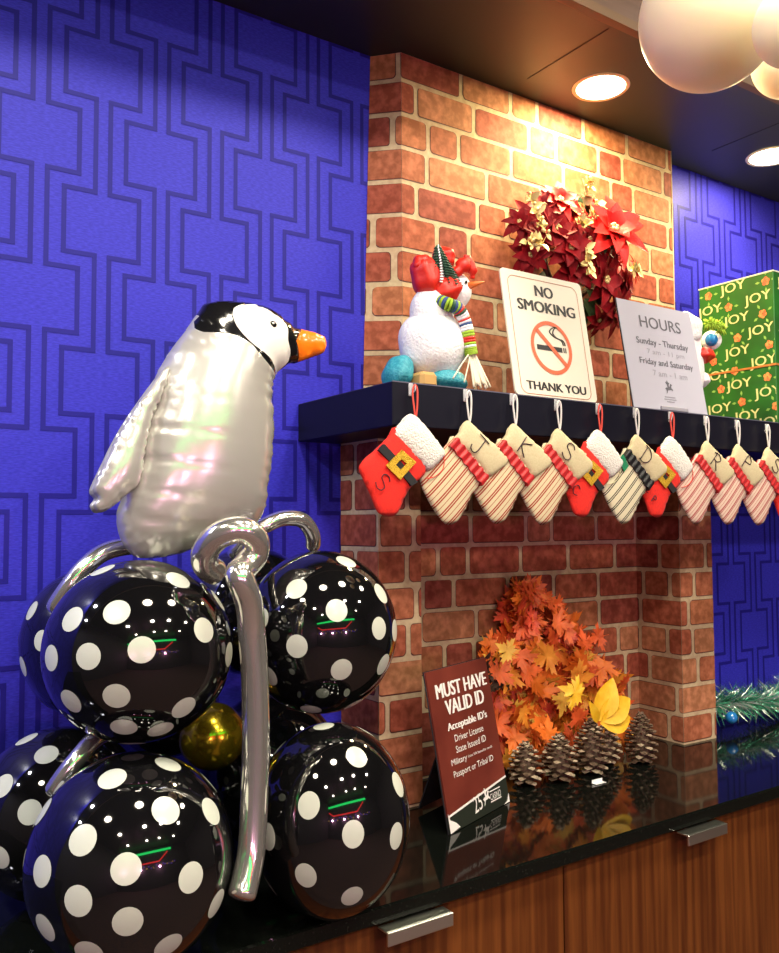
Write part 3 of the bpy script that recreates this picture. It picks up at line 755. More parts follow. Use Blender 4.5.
def rot_root(o, loc):
    o.location = loc; o.rotation_euler = (0, 0, math.radians(-4))
HK = [1.0227, 1.1634, 1.2938, 1.4286, 1.5643, 1.696, 1.8297, 1.9732, 2.1092, 2.2498, 2.388]
HZ = [.2823, .2819, .2839, .281, .2819, .2818, .2812, .2805, .2786, .2762, .277]
SY = 1.386
def red_stocking(label, letters):
    t = thing('christmas_stocking', label, 'christmas stocking', (0, 0, 0), 'mini stockings hanging along the mantel', world=False)
    foot = smooth_loop([(-0.045, -0.090), (-.066, -.113), (-0.0961, -0.140), (-0.1143, -0.1539), (-0.1281, -0.1726), (-0.1199, -0.1935), (-0.1038, -0.2235), (-0.093, -0.2477), (-0.0839, -0.2598), (-0.0635, -0.2659), (-0.0448, -0.2612), (-0.0333, -0.2441), (-0.0275, -0.2316), (-0.014, -0.2107), (.0037, -.195), (.024, -.175), (.01, -.13)], 3)
    m = Mesh(); inflate(m, foot, .010, .007); m.build('boot', 'red_felt', t)
    cuff = smooth_loop([(-0.0185, -0.0652), (-0.001, -0.0645), (0.0146, -0.0757), (0.0382, -0.0983), (.056, -.118), (0.0702, -0.137), (0.0598, -0.1539), (.044, -.166), (0.0275, -0.1744), (0.006, -0.1587), (-0.0267, -0.1317), (-.045, -.117), (-0.0588, -0.1068), (-0.0397, -0.0854)], 4)
    R1 = random.Random(5); cuff = [(x + R1.uniform(-.0009, .0009), z + R1.uniform(-.0009, .0009)) for x, z in cuff]
    m = Mesh(); inflate(m, cuff, .0145, .006); m.build('cuff', 'plush', t)
    # belt and buckle wrap over the boot
    m = Mesh(); m.prism([(-.0776, -.1262), (-.0900, -.1386), (-.052, -.172), (-.0168, -.2059), (-.0021, -.1979), (-.04, -.160)], -.0125, .0125); m.build('belt', 'belt', t)
    b = [(-0.0760, -0.1678), (-0.0401, -0.136), (-0.0076, -0.1592), (-0.0443, -0.1947)]; c = (sum(p[0] for p in b) / 4, sum(p[1] for p in b) / 4)
    m = Mesh(); inner = [(c[0] + (p[0] - c[0]) * .36, c[1] + (p[1] - c[1]) * .36) for p in b]
    for i in range(4):
        j = (i + 1) % 4; m.prism([b[i], b[j], inner[j], inner[i]], -.0150, -.0124)
    m.build('buckle', 'gold_glitter', t)
    for ch, x, z, s, a in letters: letter(ch, x, z, s, math.radians(a), -.0112, .0011, t)
    loop_strap('red_ribbon', t); return t
def ticking_stocking(label, ch, body='stripe_red', rib='ribbon', extra=None):
    t = thing('christmas_stocking', label, 'christmas stocking', (0, 0, 0), 'mini stockings hanging along the mantel', world=False)
    bd = smooth_loop([(-0.040, -.100), (-0.0569, -0.1173), (-0.0776, -0.1367), (-0.1141, -0.1672), (-0.1233, -0.1829), (-0.1203, -0.2027), (-0.1047, -0.231), (-0.0869, -0.2563), (-0.0669, -0.2771), (-0.0526, -0.2819), (-0.0297, -0.2723), (-0.0084, -0.2429), (0.0055, -0.2201), (0.0301, -0.1959), (.045, -.175), (.02, -.135)], 3)
    m = Mesh(); inflate(m, bd, .010, .007); m.build('boot', body, t)
    cf = smooth_loop([(-0.006, -0.0657), (.010, -.074), (0.0281, -0.0873), (0.0672, -0.1158), (0.0963, -0.1372), (0.1003, -0.1498), (.075, -.168), (0.0441, -0.1841), (.024, -.164), (0.0015, -0.144), (-.020, -.125), (-0.0402, -0.1075), (-0.0284, -0.0928), (-0.0231, -0.0793)], 3)
    m = Mesh(); inflate(m, cf, .0118, .007, power=.4); m.build('cuff', 'cream', t)
    # gathered ribbon under the cuff
    A = Vector((-.0475, 0, -.1125)); B = Vector((.0325, 0, -.1925)); d = (B - A).normalized(); nrm = Vector((-d.z, 0, d.x))
    m = Mesh(); n = 44; vs = []; R1 = random.Random(ch + body)
    for i in range(n + 1):
        p = A + (B - A) * (i / n); wv = math.sin(i * .95) ; e1 = .0122 + .0014 * math.sin(i * .7 + 1); e2 = .0122 + .0016 * math.sin(i * .8)
        for q, k in enumerate((-e1, -e1 * .4, e2 * .4, e2)):
            yy = -.0126 - .0018 * wv * (1 if q in (1, 2) else .4)
            vs.append((p.x + nrm.x * k, yy, p.z + nrm.z * k))
    fsx = [(i * 4 + q, i * 4 + q + 1, i * 4 + q + 5, i * 4 + q + 4) for i in range(n) for q in range(3)]
    m.add(vs, fsx, 0, True); vb = [(v[0], .0115, v[2]) for v in vs]; m.add(vb, [f[::-1] for f in fsx], 0, True)
    rim = [i * 4 for i in range(n + 1)] + [i * 4 + 3 for i in range(n, -1, -1)]; N0 = len(vs)
    m.add(vs + vb, [(rim[i], rim[(i + 1) % len(rim)], rim[(i + 1) % len(rim)] + N0, rim[i] + N0) for i in range(len(rim))], 0)
    m.build('ribbon', rib, t)
    # stitched heel patch
    hp = smooth_loop([(-.0755, -.1420), (-.1120, -.1690), (-.1175, -.1835), (-.1102, -.1876), (-.0861, -.1810), (-.0717, -.1640), (-.0706, -.1500)], 4)
    m = Mesh(); hp_y = -.0085
    m.tube([(p[0], -.0098, p[1]) for p in smooth_path([(-.0716, -.1440, 0), (-.0700, -.1560, 0), (-.0740, -.1700, 0), (-.0861, -.1810, 0), (-.100, -.1875, 0), (-.1152, -.1890, 0)], 5)], .0009, 6)
    m.build('heel_seam', 'red_felt' if body != 'stripe_black' else 'cream', t)
    if extra: Mesh().prism([(-.078, -.128), (-.060, -.118), (-.045, -.145), (-.060, -.158)], -.0132, -.0112).build('tag_ribbon', extra, t)
    letter(ch, .0160, -.1185, .041, math.radians(-42), -.0122, .0013, t)
    loop_strap('white_ribbon', t); return t
S = []
S.append(red_stocking('red felt mini stocking with gold buckle and letter S at the left end', [('S', -.0805, -.200, .034, -48)]))
S.append(ticking_stocking('red striped mini stocking with letter J on its cream cuff', 'J'))
S.append(ticking_stocking('red striped mini stocking with letter K on its cream cuff', 'K'))
S.append(ticking_stocking('red striped mini stocking with letter S below the no smoking sign', 'S'))
S.append(red_stocking('red felt mini stocking with gold buckle between the striped S and black striped D stockings', [('C', -.088, -.205, .026, -30)]))
S.append(ticking_stocking('black striped mini stocking with black ribbon and letter D', 'D', 'stripe_black', 'ribbon_black', 'ribbon_green'))
S.append(red_stocking('red felt mini stocking with gold buckle right of the black striped D stocking', [('E', -.100, -.195, .020, -40), ('P', -.082, -.222, .018, -40)]))
S.append(ticking_stocking('pale red striped mini stocking with letter R on its cuff', 'R', 'stripe_pink'))
S.append(ticking_stocking('pale red striped mini stocking with letter P on its cuff, third from right edge', 'P', 'stripe_pink'))
S.append(ticking_stocking('pale red striped mini stocking with letter S under the gift box near right edge', 'S', 'stripe_pink'))
S.append(red_stocking('red felt mini stocking cut by the right picture edge, only its toe showing', []))
names = ['red S stocking at the left end', 'striped J stocking', 'striped K stocking', 'striped S stocking under the no smoking sign', 'red stocking between S and D', 'black striped D stocking',
         'red stocking right of the D stocking', 'pale striped R stocking', 'pale striped P stocking', 'pale striped S stocking by the right edge', 'red stocking outside the right edge']
for i, s in enumerate(S):
    rot_root(s, (HK[i] * SY / MF, SY, HZ[i]))
    h = thing('adhesive_hook', 'clear plastic hook on the mantel holding the ' + names[i], 'hook', (HK[i], MF, HZ[i]), 'clear hooks along the mantel')
    x, z = HK[i], HZ[i]
    Mesh().bbox((x - .0175, MF - .004, z - .024), (x - .0065, MF - .0002, z + .002), .0012).build('plate', 'clear', h)
    Mesh().tube(smooth_path([(x - .011, MF - .004, z - .008), (x - .010, MF - .006, z - .017), (x * SY / MF, MF - .009, z - .019), (x * SY / MF, SY, z - .014), (x * SY / MF, SY, z - .002)], 4), .0016, 8).build('hook_arm', 'clear', h)

# ------------------------------------------------------------------ signs on the mantel
def frame_obj(o, loc, xaxis, tilt_back, height):
    """place a flat thing: x along xaxis, z up the leaning face"""
    xv = Vector(xaxis).normalized(); nb = Vector((-xv.y, xv.x, 0)); up = (nb * tilt_back + Vector((0, 0, height))).normalized(); y = up.cross(xv)
    R = Matrix((xv, y, up)).transposed()
    o.location = loc; o.rotation_euler = R.to_euler()
def rrect(x0, x1, z0, z1, r, n=6):
    out = []
    for cx, cz, st in ((x1 - r, z1 - r, 0), (x0 + r, z1 - r, 90), (x0 + r, z0 + r, 180), (x1 - r, z0 + r, 270)):
        for q in range(n + 1):
            t = math.radians(st + 90 * q / n); out.append((cx + r * math.cos(t), cz + r * math.sin(t)))
    return out
def ring_strip(m, poly, wd, y, mi=0):
    n = len(poly); cx = sum(p[0] for p in poly) / n; cz = sum(p[1] for p in poly) / n
    inn = []
    for i in range(n):
        a, b, c = poly[i - 1], poly[i], poly[(i + 1) % n]; t = Vector((c[0] - a[0], c[1] - a[1])).normalized(); inn.append((b[0] - t.y * wd, b[1] + t.x * wd))
    vs = [(p[0], y, p[1]) for p in poly] + [(p[0], y, p[1]) for p in inn]
    m.add(vs, [(i, (i + 1) % n, (i + 1) % n + n, i + n) for i in range(n)], mi)
def disc_ring(m, cx, cz, r0, r1, y, mi=0, n=48, sx=1.0):
    vs = [(cx + r * sx * math.cos(2 * PI * k / n), y, cz + r * math.sin(2 * PI * k / n)) for r in (r0, r1) for k in range(n)]
    m.add(vs, [(k, (k + 1) % n, (k + 1) % n + n, k + n) for k in range(n)], mi)

W, H = .2604, .3010
ns = thing('no_smoking_sign', 'cream NO SMOKING sign leaning back on the mantel in front of the wreath', 'sign', (0, 0, 0), world=False)
Mesh().prism(rrect(0, W, 0, H, .012), 0, .004).build('panel', 'sign_white', ns)
m = Mesh(); ring_strip(m, rrect(.018, W - .018, .004, H - .014, .020), .0014, -.0008); m.build('border_line', 'sign_line', ns)
m = Mesh()
text(m, 'NO', .100, .160, H * .815, H * .905, -.0008, .06); m.build('lettering', 'black', ns); m = Mesh(); text(m, 'SMOKING', .040, .226, H * .685, H * .775, -.0008, .06); m.build('lettering', 'black', ns); m = Mesh(); text(m, 'THANK YOU', .036, .226, H * .052, H * .118, -.0008, .06)
m.build('lettering', 'black', ns)
cx, cz = .131, H * .405
m = Mesh()
m.prism([(cx - .046, cz - .008), (cx + .034, cz - .008), (cx + .034, cz + .004), (cx - .046, cz + .004)], -.0009, -.0003)
for ax in (.038, .044): m.prism([(cx + ax, cz - .008), (cx + ax + .003, cz - .008), (cx + ax + .003, cz + .004), (cx + ax, cz + .004)], -.0009, -.0003)
for off in (0, .010):
    m.tube([(p[0], -.0006, p[1]) for p in smooth_path([(cx + .046 - off * .6, cz + .010, 0), (cx + .040 - off * .6, cz + .022, 0), (cx + .022 - off, cz + .026 + off * .3, 0), (cx + .010 - off, cz + .036 + off * .4, 0), (cx + .018 - off * .4, cz + .050 + off * .2, 0), (cx + .026 - off * .3, cz + .052, 0)][:6], 5)], .0016, 6, flat=1)
m.build('cigarette_symbol', 'black', ns)
m = Mesh(); disc_ring(m, cx, cz, .0555, .0650, -.0014)
a = math.radians(-44); dx, dz = math.cos(a), math.sin(a); wv = .0052
m.add([(cx - dx * .058 - dz * wv, -.0014, cz - dz * .058 + dx * wv), (cx - dx * .058 + dz * wv, -.0014, cz - dz * .058 - dx * wv), (cx + dx * .058 + dz * wv, -.0014, cz + dz * .058 - dx * wv), (cx + dx * .058 - dz * wv, -.0014, cz + dz * .058 + dx * wv)], [(0, 1, 2, 3)])
m.build('prohibition_ring', 'sign_red', ns)
frame_obj(ns, (1.2992, MF + .003, MT + .0008), (1, 0, 0), .049, .297)

def rider(m, x, z, s, y, mi=0):
    """small rider on a leaping horse, as on the signs"""
    P = [(-.50, .05), (-.30, .18), (-.05, .16), (.15, .28), (.28, .55), (.45, .50), (.52, .40), (.40, .36), (.36, .16), (.55, .02), (.50, -.12), (.36, .0), (.22, -.02), (.05, -.05), (-.12, -.06), (-.25, -.30), (-.42, -.42), (-.30, -.18), (-.34, .0)]
    m.add([(x + p[0] * s, y, z + p[1] * s) for p in P], [tuple(range(len(P)))[::-1]], mi)
    Q = [(-.12, .12), (.08, .20), (.06, .42), (.20, .58), (.10, .66), (.02, .58), (-.05, .80), (-.16, .80), (-.14, .62), (-.30, .70), (-.34, .60), (-.16, .42)]
    m.add([(x + p[0] * s, y, z + p[1] * s) for p in Q], [tuple(range(len(Q)))[::-1]], mi)
W, H = .2922, .2890
hs = thing('hours_sign', 'pale lilac opening HOURS sign leaning on the mantel right of the wreath', 'sign', (0, 0, 0), world=False)
Mesh().prism([(0, 0), (W, 0), (W, H), (0, H)], 0, .0015).build('sheet', 'hours', hs)
Mesh().box((-.002, .0016, 0), (W, .004, H)).build('backing', 'acrylic', hs)
Mesh().bbox((W * .34, -.006, .0), (W * .70, 0, .010), .001).build('holder_lip', 'grey_light', hs)
vz = lambda v: H * (1 - v)
m = Mesh(); text(m, 'HOURS', W * .255, W * .82, vz(.235), vz(.125), -.0008, .018)
m.build('heading', 'grey_print', hs); m = Mesh(); text(m, 'Sunday - Thursday', W * .17, W * .88, vz(.415), vz(.335), -.0008, .015); m.build('day_line', 'grey_print', hs); m = Mesh(); text(m, 'Friday and Saturday', W * .17, W * .90, vz(.600), vz(.525), -.0008, .018)
m.build('day_line', 'grey_print', hs)
m = Mesh(); text(m, '7 am - 11 pm', W * .29, W * .80, vz(.495), vz(.435), -.0008); m.build('time_line', 'grey_light', hs); m = Mesh(); text(m, '7 am - 1 am', W * .32, W * .79, vz(.685), vz(.630), -.0008); m.build('time_line', 'grey_light', hs)
m = Mesh(); rider(m, W * .50, vz(.80), .030, -.0008); m.build('rider_logo', 'grey_print', hs)
m = Mesh()
for q, (a, b) in enumerate(((.43, .57), (.42, .58), (.45, .55))): m.prism([(W * a, vz(.875 + q * .022)), (W * b, vz(.875 + q * .022)), (W * b, vz(.866 + q * .022)), (W * a, vz(.866 + q * .022))], -.0008, -.0002)
m.build('logo_caption', 'grey_light', hs)
frame_obj(hs, (1.696, MF + .008, MT + .001), (1, 0, 0), .050, .284)

W, H = .2603, .3305
ids = thing('id_sign', 'maroon MUST HAVE VALID ID sign on an easel standing on the black worktop', 'sign', (0, 0, 0), world=False)
m = Mesh(); zl, zr = H * .100, H * .172
m.prism([(0, zl), (W, zr), (W, H), (0, H)], 0, .004, 0); m.prism([(0, 0), (W, 0), (W, zr), (0, zl)], 0, .004, 1)
m.prism([(0, zl - .002), (W, zr - .002), (W, zr + .0022), (0, zl + .0022)], -.0009, -.0001, 2)
m.prism([(0, 0), (.040, .004), (.026, .016), (.006, .026), (0, .040)], -.0008, -.0001, 2); m.prism([(W, 0), (W, .018), (W - .010, .004), (W - .026, 0)], -.0008, -.0001, 2)
m.build('panel', ['maroon', 'greenblack', 'lettering'], ids)
Mesh().prism([(-.0015, -.0012), (W + .0015, -.0012), (W + .0015, H + .0015), (-.0015, H + .0015)], .0041, .0065).build('back_board', 'acrylic', ids)
vz = lambda v: H * (1 - v)
m = Mesh()
text(m, 'MUST HAVE', .026, .246, vz(.185), vz(.092), -.0008, .06); m.build('heading_lettering', 'lettering', ids); m = Mesh(); text(m, 'VALID ID', .054, .222, vz(.300), vz(.207), -.0008, .06)
m.build('heading_lettering', 'lettering', ids)
m = Mesh()
text(m, "Acceptable ID's", .050, .222, vz(.415), vz(.350), -.0008, .05); m.build('body_lettering', 'lettering', ids); m = Mesh(); text(m, 'Driver License', .072, .196, vz(.480), vz(.436), -.0008); m.build('body_lettering', 'lettering', ids); m = Mesh(); text(m, 'State Issued ID', .070, .200, vz(.550), vz(.506), -.0008)
m.build('body_lettering', 'lettering', ids); m = Mesh(); text(m, 'Military', .044, .108, vz(.628), vz(.578), -.0008); text(m, '(not VA benefits card)', .114, .222, vz(.612), vz(.590), -.0008); m.build('body_lettering', 'lettering', ids); m = Mesh(); text(m, 'Passport or Tribal ID', .046, .218, vz(.705), vz(.652), -.0008)
m.build('body_lettering', 'lettering', ids)
m = Mesh(); text(m, '25', .104, .140, .014, .048, -.0008, .0, rot=.1); rider(m, .160, .030, .030, -.0008)
text(m, 'CASINO', .178, .226, .022, .036, -.0008, .0)
for q in (.018, .040): m.prism([(.178, q), (.226, q), (.226, q + .0022), (.178, q + .0022)], -.0008, -.0002)
m.build('anniversary_logo', 'lettering', ids)
m = Mesh(); m.prism([(W * .30, H * .80), (W * .70, H * .80), (W * .78, 0), (W * .22, 0)], .0066, .0085)
m.build('easel_back', 'acrylic', ids)
w_ = Vector((1.3793 - 1.135, 1.5352 - 1.4453, 0))
frame_obj(ids, (1.135, 1.4453, CT + .0015), w_, .060, .325)
# easel leg behind the sign: stands down to the worktop
m = Mesh(); m.prism([(W * .36, .235), (W * .64, .235), (W * .70, 0), (W * .30, 0)], 0, .003)
leg = m.build('easel_leg', 'acrylic', ids)
leg.rotation_euler = (math.radians(-30), 0, 0); leg.location = (0, .0090, .0)
th_ = math.atan2(.060, .325); L_ = .235
leg.location = (0, .0090 + L_ * math.sin(math.radians(30)) * 1.0, .235 - L_ * math.cos(math.radians(30))); leg.rotation_euler = (math.radians(30), 0, 0)

# ------------------------------------------------------------------ snowman figurine
sm = thing('snowman_figurine', 'white snowman figurine with red hat, striped scarf and teal boots on the mantel left end', 'figurine', (1.14, 1.50, MT))
def blob(c, r, amp=.0, ry=0, rz=0, sd=1, mi=0, m=None, nu=40, nv=26):
    m = m or Mesh(); Rr = (Matrix.Rotation(rz, 3, 'Z') @ Matrix.Rotation(ry, 3, 'Y'))
    fn = (lambda d: 1 + amp * (math.sin(d.x * 5 + sd) * math.sin(d.y * 4 + sd * 2) + .6 * math.sin(d.z * 7 + sd * 3))) if amp else None
    return m.ell(c, r, nu, nv, mi, Rr, fn)
m = blob((1.140, 1.50, .392), (.078, .068, .082), .03, math.radians(-25)); blob((1.134, 1.495, .462), (.050, .046, .062), .02, math.radians(8), sd=2, m=m)
m.build('body', 'snow', sm)
m = blob((1.203, 1.490, .520), (.030, .032, .040), .02); m.build('head', 'snow', sm)
m = Mesh(); m.tube([(1.214, 1.466, .528), (1.226, 1.452, .532), (1.237, 1.438, .535)], [.009, .0055, .0015], 12); m.build('nose', 'orange_paint', sm)
m = Mesh(); m.ell((1.201, 1.4575, .533), (.0035, .002, .004), 10, 8); m.build('eye', 'foil_black', sm)
m = blob((1.157, 1.468, .512), (.036, .026, .027), .06, math.radians(-25)); m.build('mitten', 'red_paint', sm)
m = blob((1.118, 1.49, .535), (.032, .034, .050), .08, math.radians(-22)); blob((1.104, 1.49, .562), (.022, .024, .024), .08, m=m, sd=3)
blob((1.165, 1.49, .590), (.026, .026, .024), .08, m=m, sd=4); m.build('hat', 'red_paint', sm)
m = Mesh(); n = 26
for i in range(14):     # little pine bough on the hat
    z = .606 - i * .0060; rr_ = .010 + i * .0026
    for k in range(12):
        a = k * PI / 6 + i * .5; cx_, cy_ = 1.134 + i * .0016, 1.470
        m.tube([(cx_, cy_, z), (cx_ + rr_ * math.cos(a), cy_ + rr_ * .7 * math.sin(a), z - .008)], [.0034, .0016], 5, mi=0 if (k + i) % 4 else 1)
m.build('pine_bough', ['green_paint', 'snow'], sm)
m = Mesh(); m.tube(smooth_path([(1.180, 1.47, .552), (1.190, 1.465, .562), (1.203, 1.462, .580), (1.206, 1.462, .594)], 4), [.012] * 5 + [.017] * 3 + [.012] * 2 + [.006] * 3, 14)
m.tube(smooth_path([(1.206, 1.465, .590), (1.220, 1.46, .565), (1.222, 1.462, .545)], 4), [.012] * 6 + [.006] * 3, 12); m.build('hat_brim', 'red_paint', sm)
m = Mesh(); pth = smooth_path([(a * b / 1.5, b, c * b / 1.5) for a, b, c in ((1.160, 1.458, .494), (1.185, 1.440, .490), (1.212, 1.438, .484), (1.230, 1.440, .460), (1.240, 1.438, .430), (1.246, 1.438, .400), (1.250, 1.438, .384))], 5)
cols = [0, 1, 0, 1, 0, 0, 2, 1, 0, 1, 3, 2, 4, 4, 3, 4, 1, 4, 4, 0, 0, 3, 3, 0, 4, 0, 0, 0, 0, 0, 0]
o = 0
for i in range(len(pth) - 1):
    m.tube([pth[i], pth[i + 1]], .0145, 12, mi=[0, 1, 2, 3, 4][cols[i % len(cols)]], flat=1.0, updir=(0, 1, 0))
m.build('scarf', ['lime', 'navy_knit', 'green_paint', 'red_paint', 'snow'], sm)
m = Mesh(); R1 = random.Random(9)
k_ = 1.438 / 1.5
for i in range(13):
    a = (i - 6) / 6; m.tube(smooth_path([(1.250 * k_ + a * .010, 1.438 + R1.uniform(-.004, .004), .374), (1.256 * k_ + a * .014, 1.430, .340), (1.266 * k_ + a * .022, 1.424 + R1.uniform(-.004, .004), .298 + R1.uniform(-.006, .01))], 4), .0024, 6)
m.tube(smooth_path([(1.192, 1.436, .372), (1.160, 1.425, .342), (1.132, 1.42, .308)], 4), .0017, 6); m.tube(smooth_path([(1.194, 1.436, .370), (1.176, 1.425, .335), (1.162, 1.42, .302)], 4), .0017, 6)
m.build('fringe', 'yarn', sm)
m = blob((1.046, 1.50, .322), (.028, .040, .042), .05, .35); m.v = [(x, y, max(z, MT + .001)) for x, y, z in m.v]; m.build('boot', 'blue_boot', sm)
m = blob((1.160, 1.485, .312), (.050, .046, .028), .05, .1, sd=5); m.v = [(x, y, max(z, MT + .001)) for x, y, z in m.v]; m.build('boot', 'blue_boot', sm)
m = Mesh(); m.bbox((1.065, 1.440, MT + .001), (1.110, 1.50, .322), .008); m.build('wooden_foot', 'tan', sm)

# small plush figure behind the hours sign
pf = thing('plush_figure', 'white plush figure with blue bauble behind the hours sign', 'figurine', (2.10, 1.53, MT))
sc_ = 1.52 / 1.6
pp = lambda x, y, z: (x * sc_, 1.52 + y, z * sc_)
m = blob(pp(2.170, 0.02, .470), (.055, .05, .15), .06); blob(pp(2.165, 0.01, .575), (.048, .045, .050), .07, m=m, sd=6); blob(pp(2.225, 0, .430), (.022, .022, .022), .06, m=m)
m.v = [(x, y, max(z, MT + .001)) for x, y, z in m.v]
m.build('body', 'snow', pf)
m = Mesh(); R1 = random.Random(2)
for i in range(150):
    t_ = i / 150; cx_, cz_ = 2.205 + t_ * .085, .588 + .006 * math.sin(t_ * 5); a = R1.uniform(0, 2 * PI)
    p = Vector(pp(cx_, -.035, cz_)); m.tube([p, p + Vector((.014 * math.cos(a), .012 * R1.uniform(-1, 1), .018 * math.sin(a)))], [.0036, .001], 5)
m.build('leafy_brim', 'lime', pf)
m = Mesh(); m.ell(pp(2.262, -.01, .553), (.018, .018, .019), 28, 20); m.build('blue_bauble', 'blue_ball', pf)
m = Mesh(); disc = m.tube([Vector(pp(2.262, -.01, .553)) + Vector((.83, .55, 0)) * k_ for k_ in (.004, .016, .020)], [.028, .027, .018], 24); m.build('bauble_collar', 'snow', pf)
m = blob(pp(2.222, -.01, .502), (.034, .028, .022), .08); m.build('scarf', 'red_paint', pf)

# ------------------------------------------------------------------ gift box
gb = thing('gift_box', 'large green gift box with JOY wrapping paper on the mantel at the right', 'gift box', (2.53, 1.55, MT))
GX, GY0, GY1, GZ = 2.3136, 1.4158, 1.6665, .7290
m = Mesh(); m.bbox((GX, GY0, MT + .0005), (GX + .46, GY1, GZ), .002, 0)
spots_t = [(430, 105), (565, 160), (295, 235), (445, 280), (575, 345), (445, 460), (585, 525), (330, 580), (450, 640), (605, 705), (335, 755), (490, 820), (620, 880)]
spots_f = [(290, 155), (610, 60), (405, 210), (590, 250), (330, 300), (450, 380), (620, 430), (310, 500), (430, 560), (605, 615), (350, 650), (465, 735), (645, 790), (340, 835)]
R1 = random.Random(12)
def to_face(px, py):
    tp = 130 - (px - 230) * 125 / 405; bt = 855 + (px - 285) * .1; v = (py - tp) / (bt - tp)
    return (px - 232) / 418 * (GY1 - GY0), GZ - v * (GZ - MT)
def face_side(sub): # local (a, y, z) -> the side facing -x ; a runs from the back to the front
    return [(GX + y, GY1 - a, z) for a, y, z in sub]
def face_front(sub): return [(GX + a, GY0 + y, z) for a, y, z in sub]
def pattern(m, conv, amax, T, F):
    for (a, z) in T:
        sub = Mesh(); text(sub, 'JOY', a - .043, a + .043, z - 0.019, z + .0175, -.0010, .02, 0, rot=.06)
        if a - .05 < 0 or a + .05 > amax or z + .026 > GZ or z - .026 < MT:
            keep = []; sub.v = [(min(max(p[0], .001), amax - .001), p[1], min(max(p[2], MT + .001), GZ - .001)) for p in sub.v]
        m.add(conv(sub.v), sub.f, 1)
    for (a, z) in F:
        for k in range(5):
            t_ = 2 * PI * k / 5 + a * 40; cxx, czz = a + .0075 * math.cos(t_), z + .0075 * math.sin(t_)
            pts = [(min(max(cxx + .0062 * math.cos(q * PI / 4), .001), amax - .001), -.0008 - k * .00004, min(max(czz + .0062 * math.sin(q * PI / 4), MT + .001), GZ - .001)) for q in range(8)]
            m.add(conv(pts), [tuple(range(8))], 2)
        for k in range(4):
            t_ = a * 90 + k * 1.6; c1, s1 = math.cos(t_), math.sin(t_)
            pts = [(a + .018 * c1, z + .018 * s1), (a + .026 * c1 - .004 * s1, z + .026 * s1 + .004 * c1), (a + .034 * c1, z + .034 * s1), (a + .026 * c1 + .004 * s1, z + .026 * s1 - .004 * c1)]
            pts = [(min(max(p, .001), amax - .001), -.0007, min(max(q, MT + .001), GZ - .001)) for p, q in pts]
            m.add(conv(pts), [(0, 1, 2, 3)], 3)
T = [to_face(*p) for p in spots_t]; F = [to_face(*p) for p in spots_f]
pattern(m, face_side, GY1 - GY0, T, F)
T2 = [(.06 + .13 * i + (.06 if j % 2 else 0), .70 - j * .062 - .02 * i) for j in range(7) for i in range(3) if .70 - j * .062 - .02 * i > MT + .02]; F2 = [(a + .065, z + .012) for a, z in T2]
pattern(m, face_front, .46, T2, F2)
m.build('wrapped_box', ['gift_side', 'gift_text', 'gift_flower', 'gift_leaf'], gb)
m = Mesh(); m.box((GX - .0022, GY0 - .0022, .4545), (GX + .462, GY1 + .002, .4605)); m.build('ribbon_band', 'gold_band', gb)
m = Mesh(); m.box((GX - .001, GY0 - .001, GZ), (GX + .461, GY1 + .001, GZ + .004)); m.build('lid_rim', 'box_lid', gb)

# ------------------------------------------------------------------ poinsettia wreath
pw = thing('poinsettia_wreath', 'red and burgundy poinsettia wreath with gold leaves hung on the brick chimney', 'wreath', (1.78, 1.70, .56))
def petal(m, c, d, up, L, Wd, mi, curl=.25, n=6):
    """pointed petal from c along d, cupped"""
    d = d.normalized(); up = (up - d * up.dot(d)).normalized(); s = d.cross(up); vs = []; fsx = []
    for i in range(n + 1):
        t_ = i / n; wv = Wd * math.sin(PI * (t_ ** .8) * .97 + .03) * (1 if t_ < 1 else 0); ctr = c + d * L * t_ + up * (curl * L * (t_ - t_ * t_ * 1.4))
        for k in (-1, 0, 1): q = ctr + s * wv * k + up * (abs(k) * wv * .28); vs.append(tuple(q))
    for i in range(n):
        for k in (0, 1): a = i * 3 + k; fsx.append((a, a + 1, a + 4, a + 3))
    m.add(vs, fsx, mi, True)
def flower(c, size, mtl, nrm, parent, seed):
    size *= 1.12
    R1 = random.Random(seed); nrm = Vector(nrm).normalized(); a = nrm.orthogonal().normalized(); b = nrm.cross(a); m = Mesh(); c = Vector(c)
    for ring, (nn, sz, lift) in enumerate(((7, 1.0, .05), (6, .8, .35), (5, .55, .8))):
        for k in range(nn):
            t_ = 2 * PI * (k + R1.uniform(-.15, .15)) / nn + ring * .5
            d = a * math.cos(t_) + b * math.sin(t_) + nrm * lift
            petal(m, c, d, nrm, size * sz * R1.uniform(.85, 1.1), size * .21 * R1.uniform(.85, 1.1), 0, R1.uniform(.1, .4))
    for k in range(5):
        t_ = 2 * PI * k / 5; m.ell(c + nrm * size * .12 + (a * math.cos(t_) + b * math.sin(t_)) * size * .07, (size * .06,) * 3, 8, 6, 1)
    f = m.build('poinsettia_flower', [mtl, 'gold_leaf'], parent)
    return f
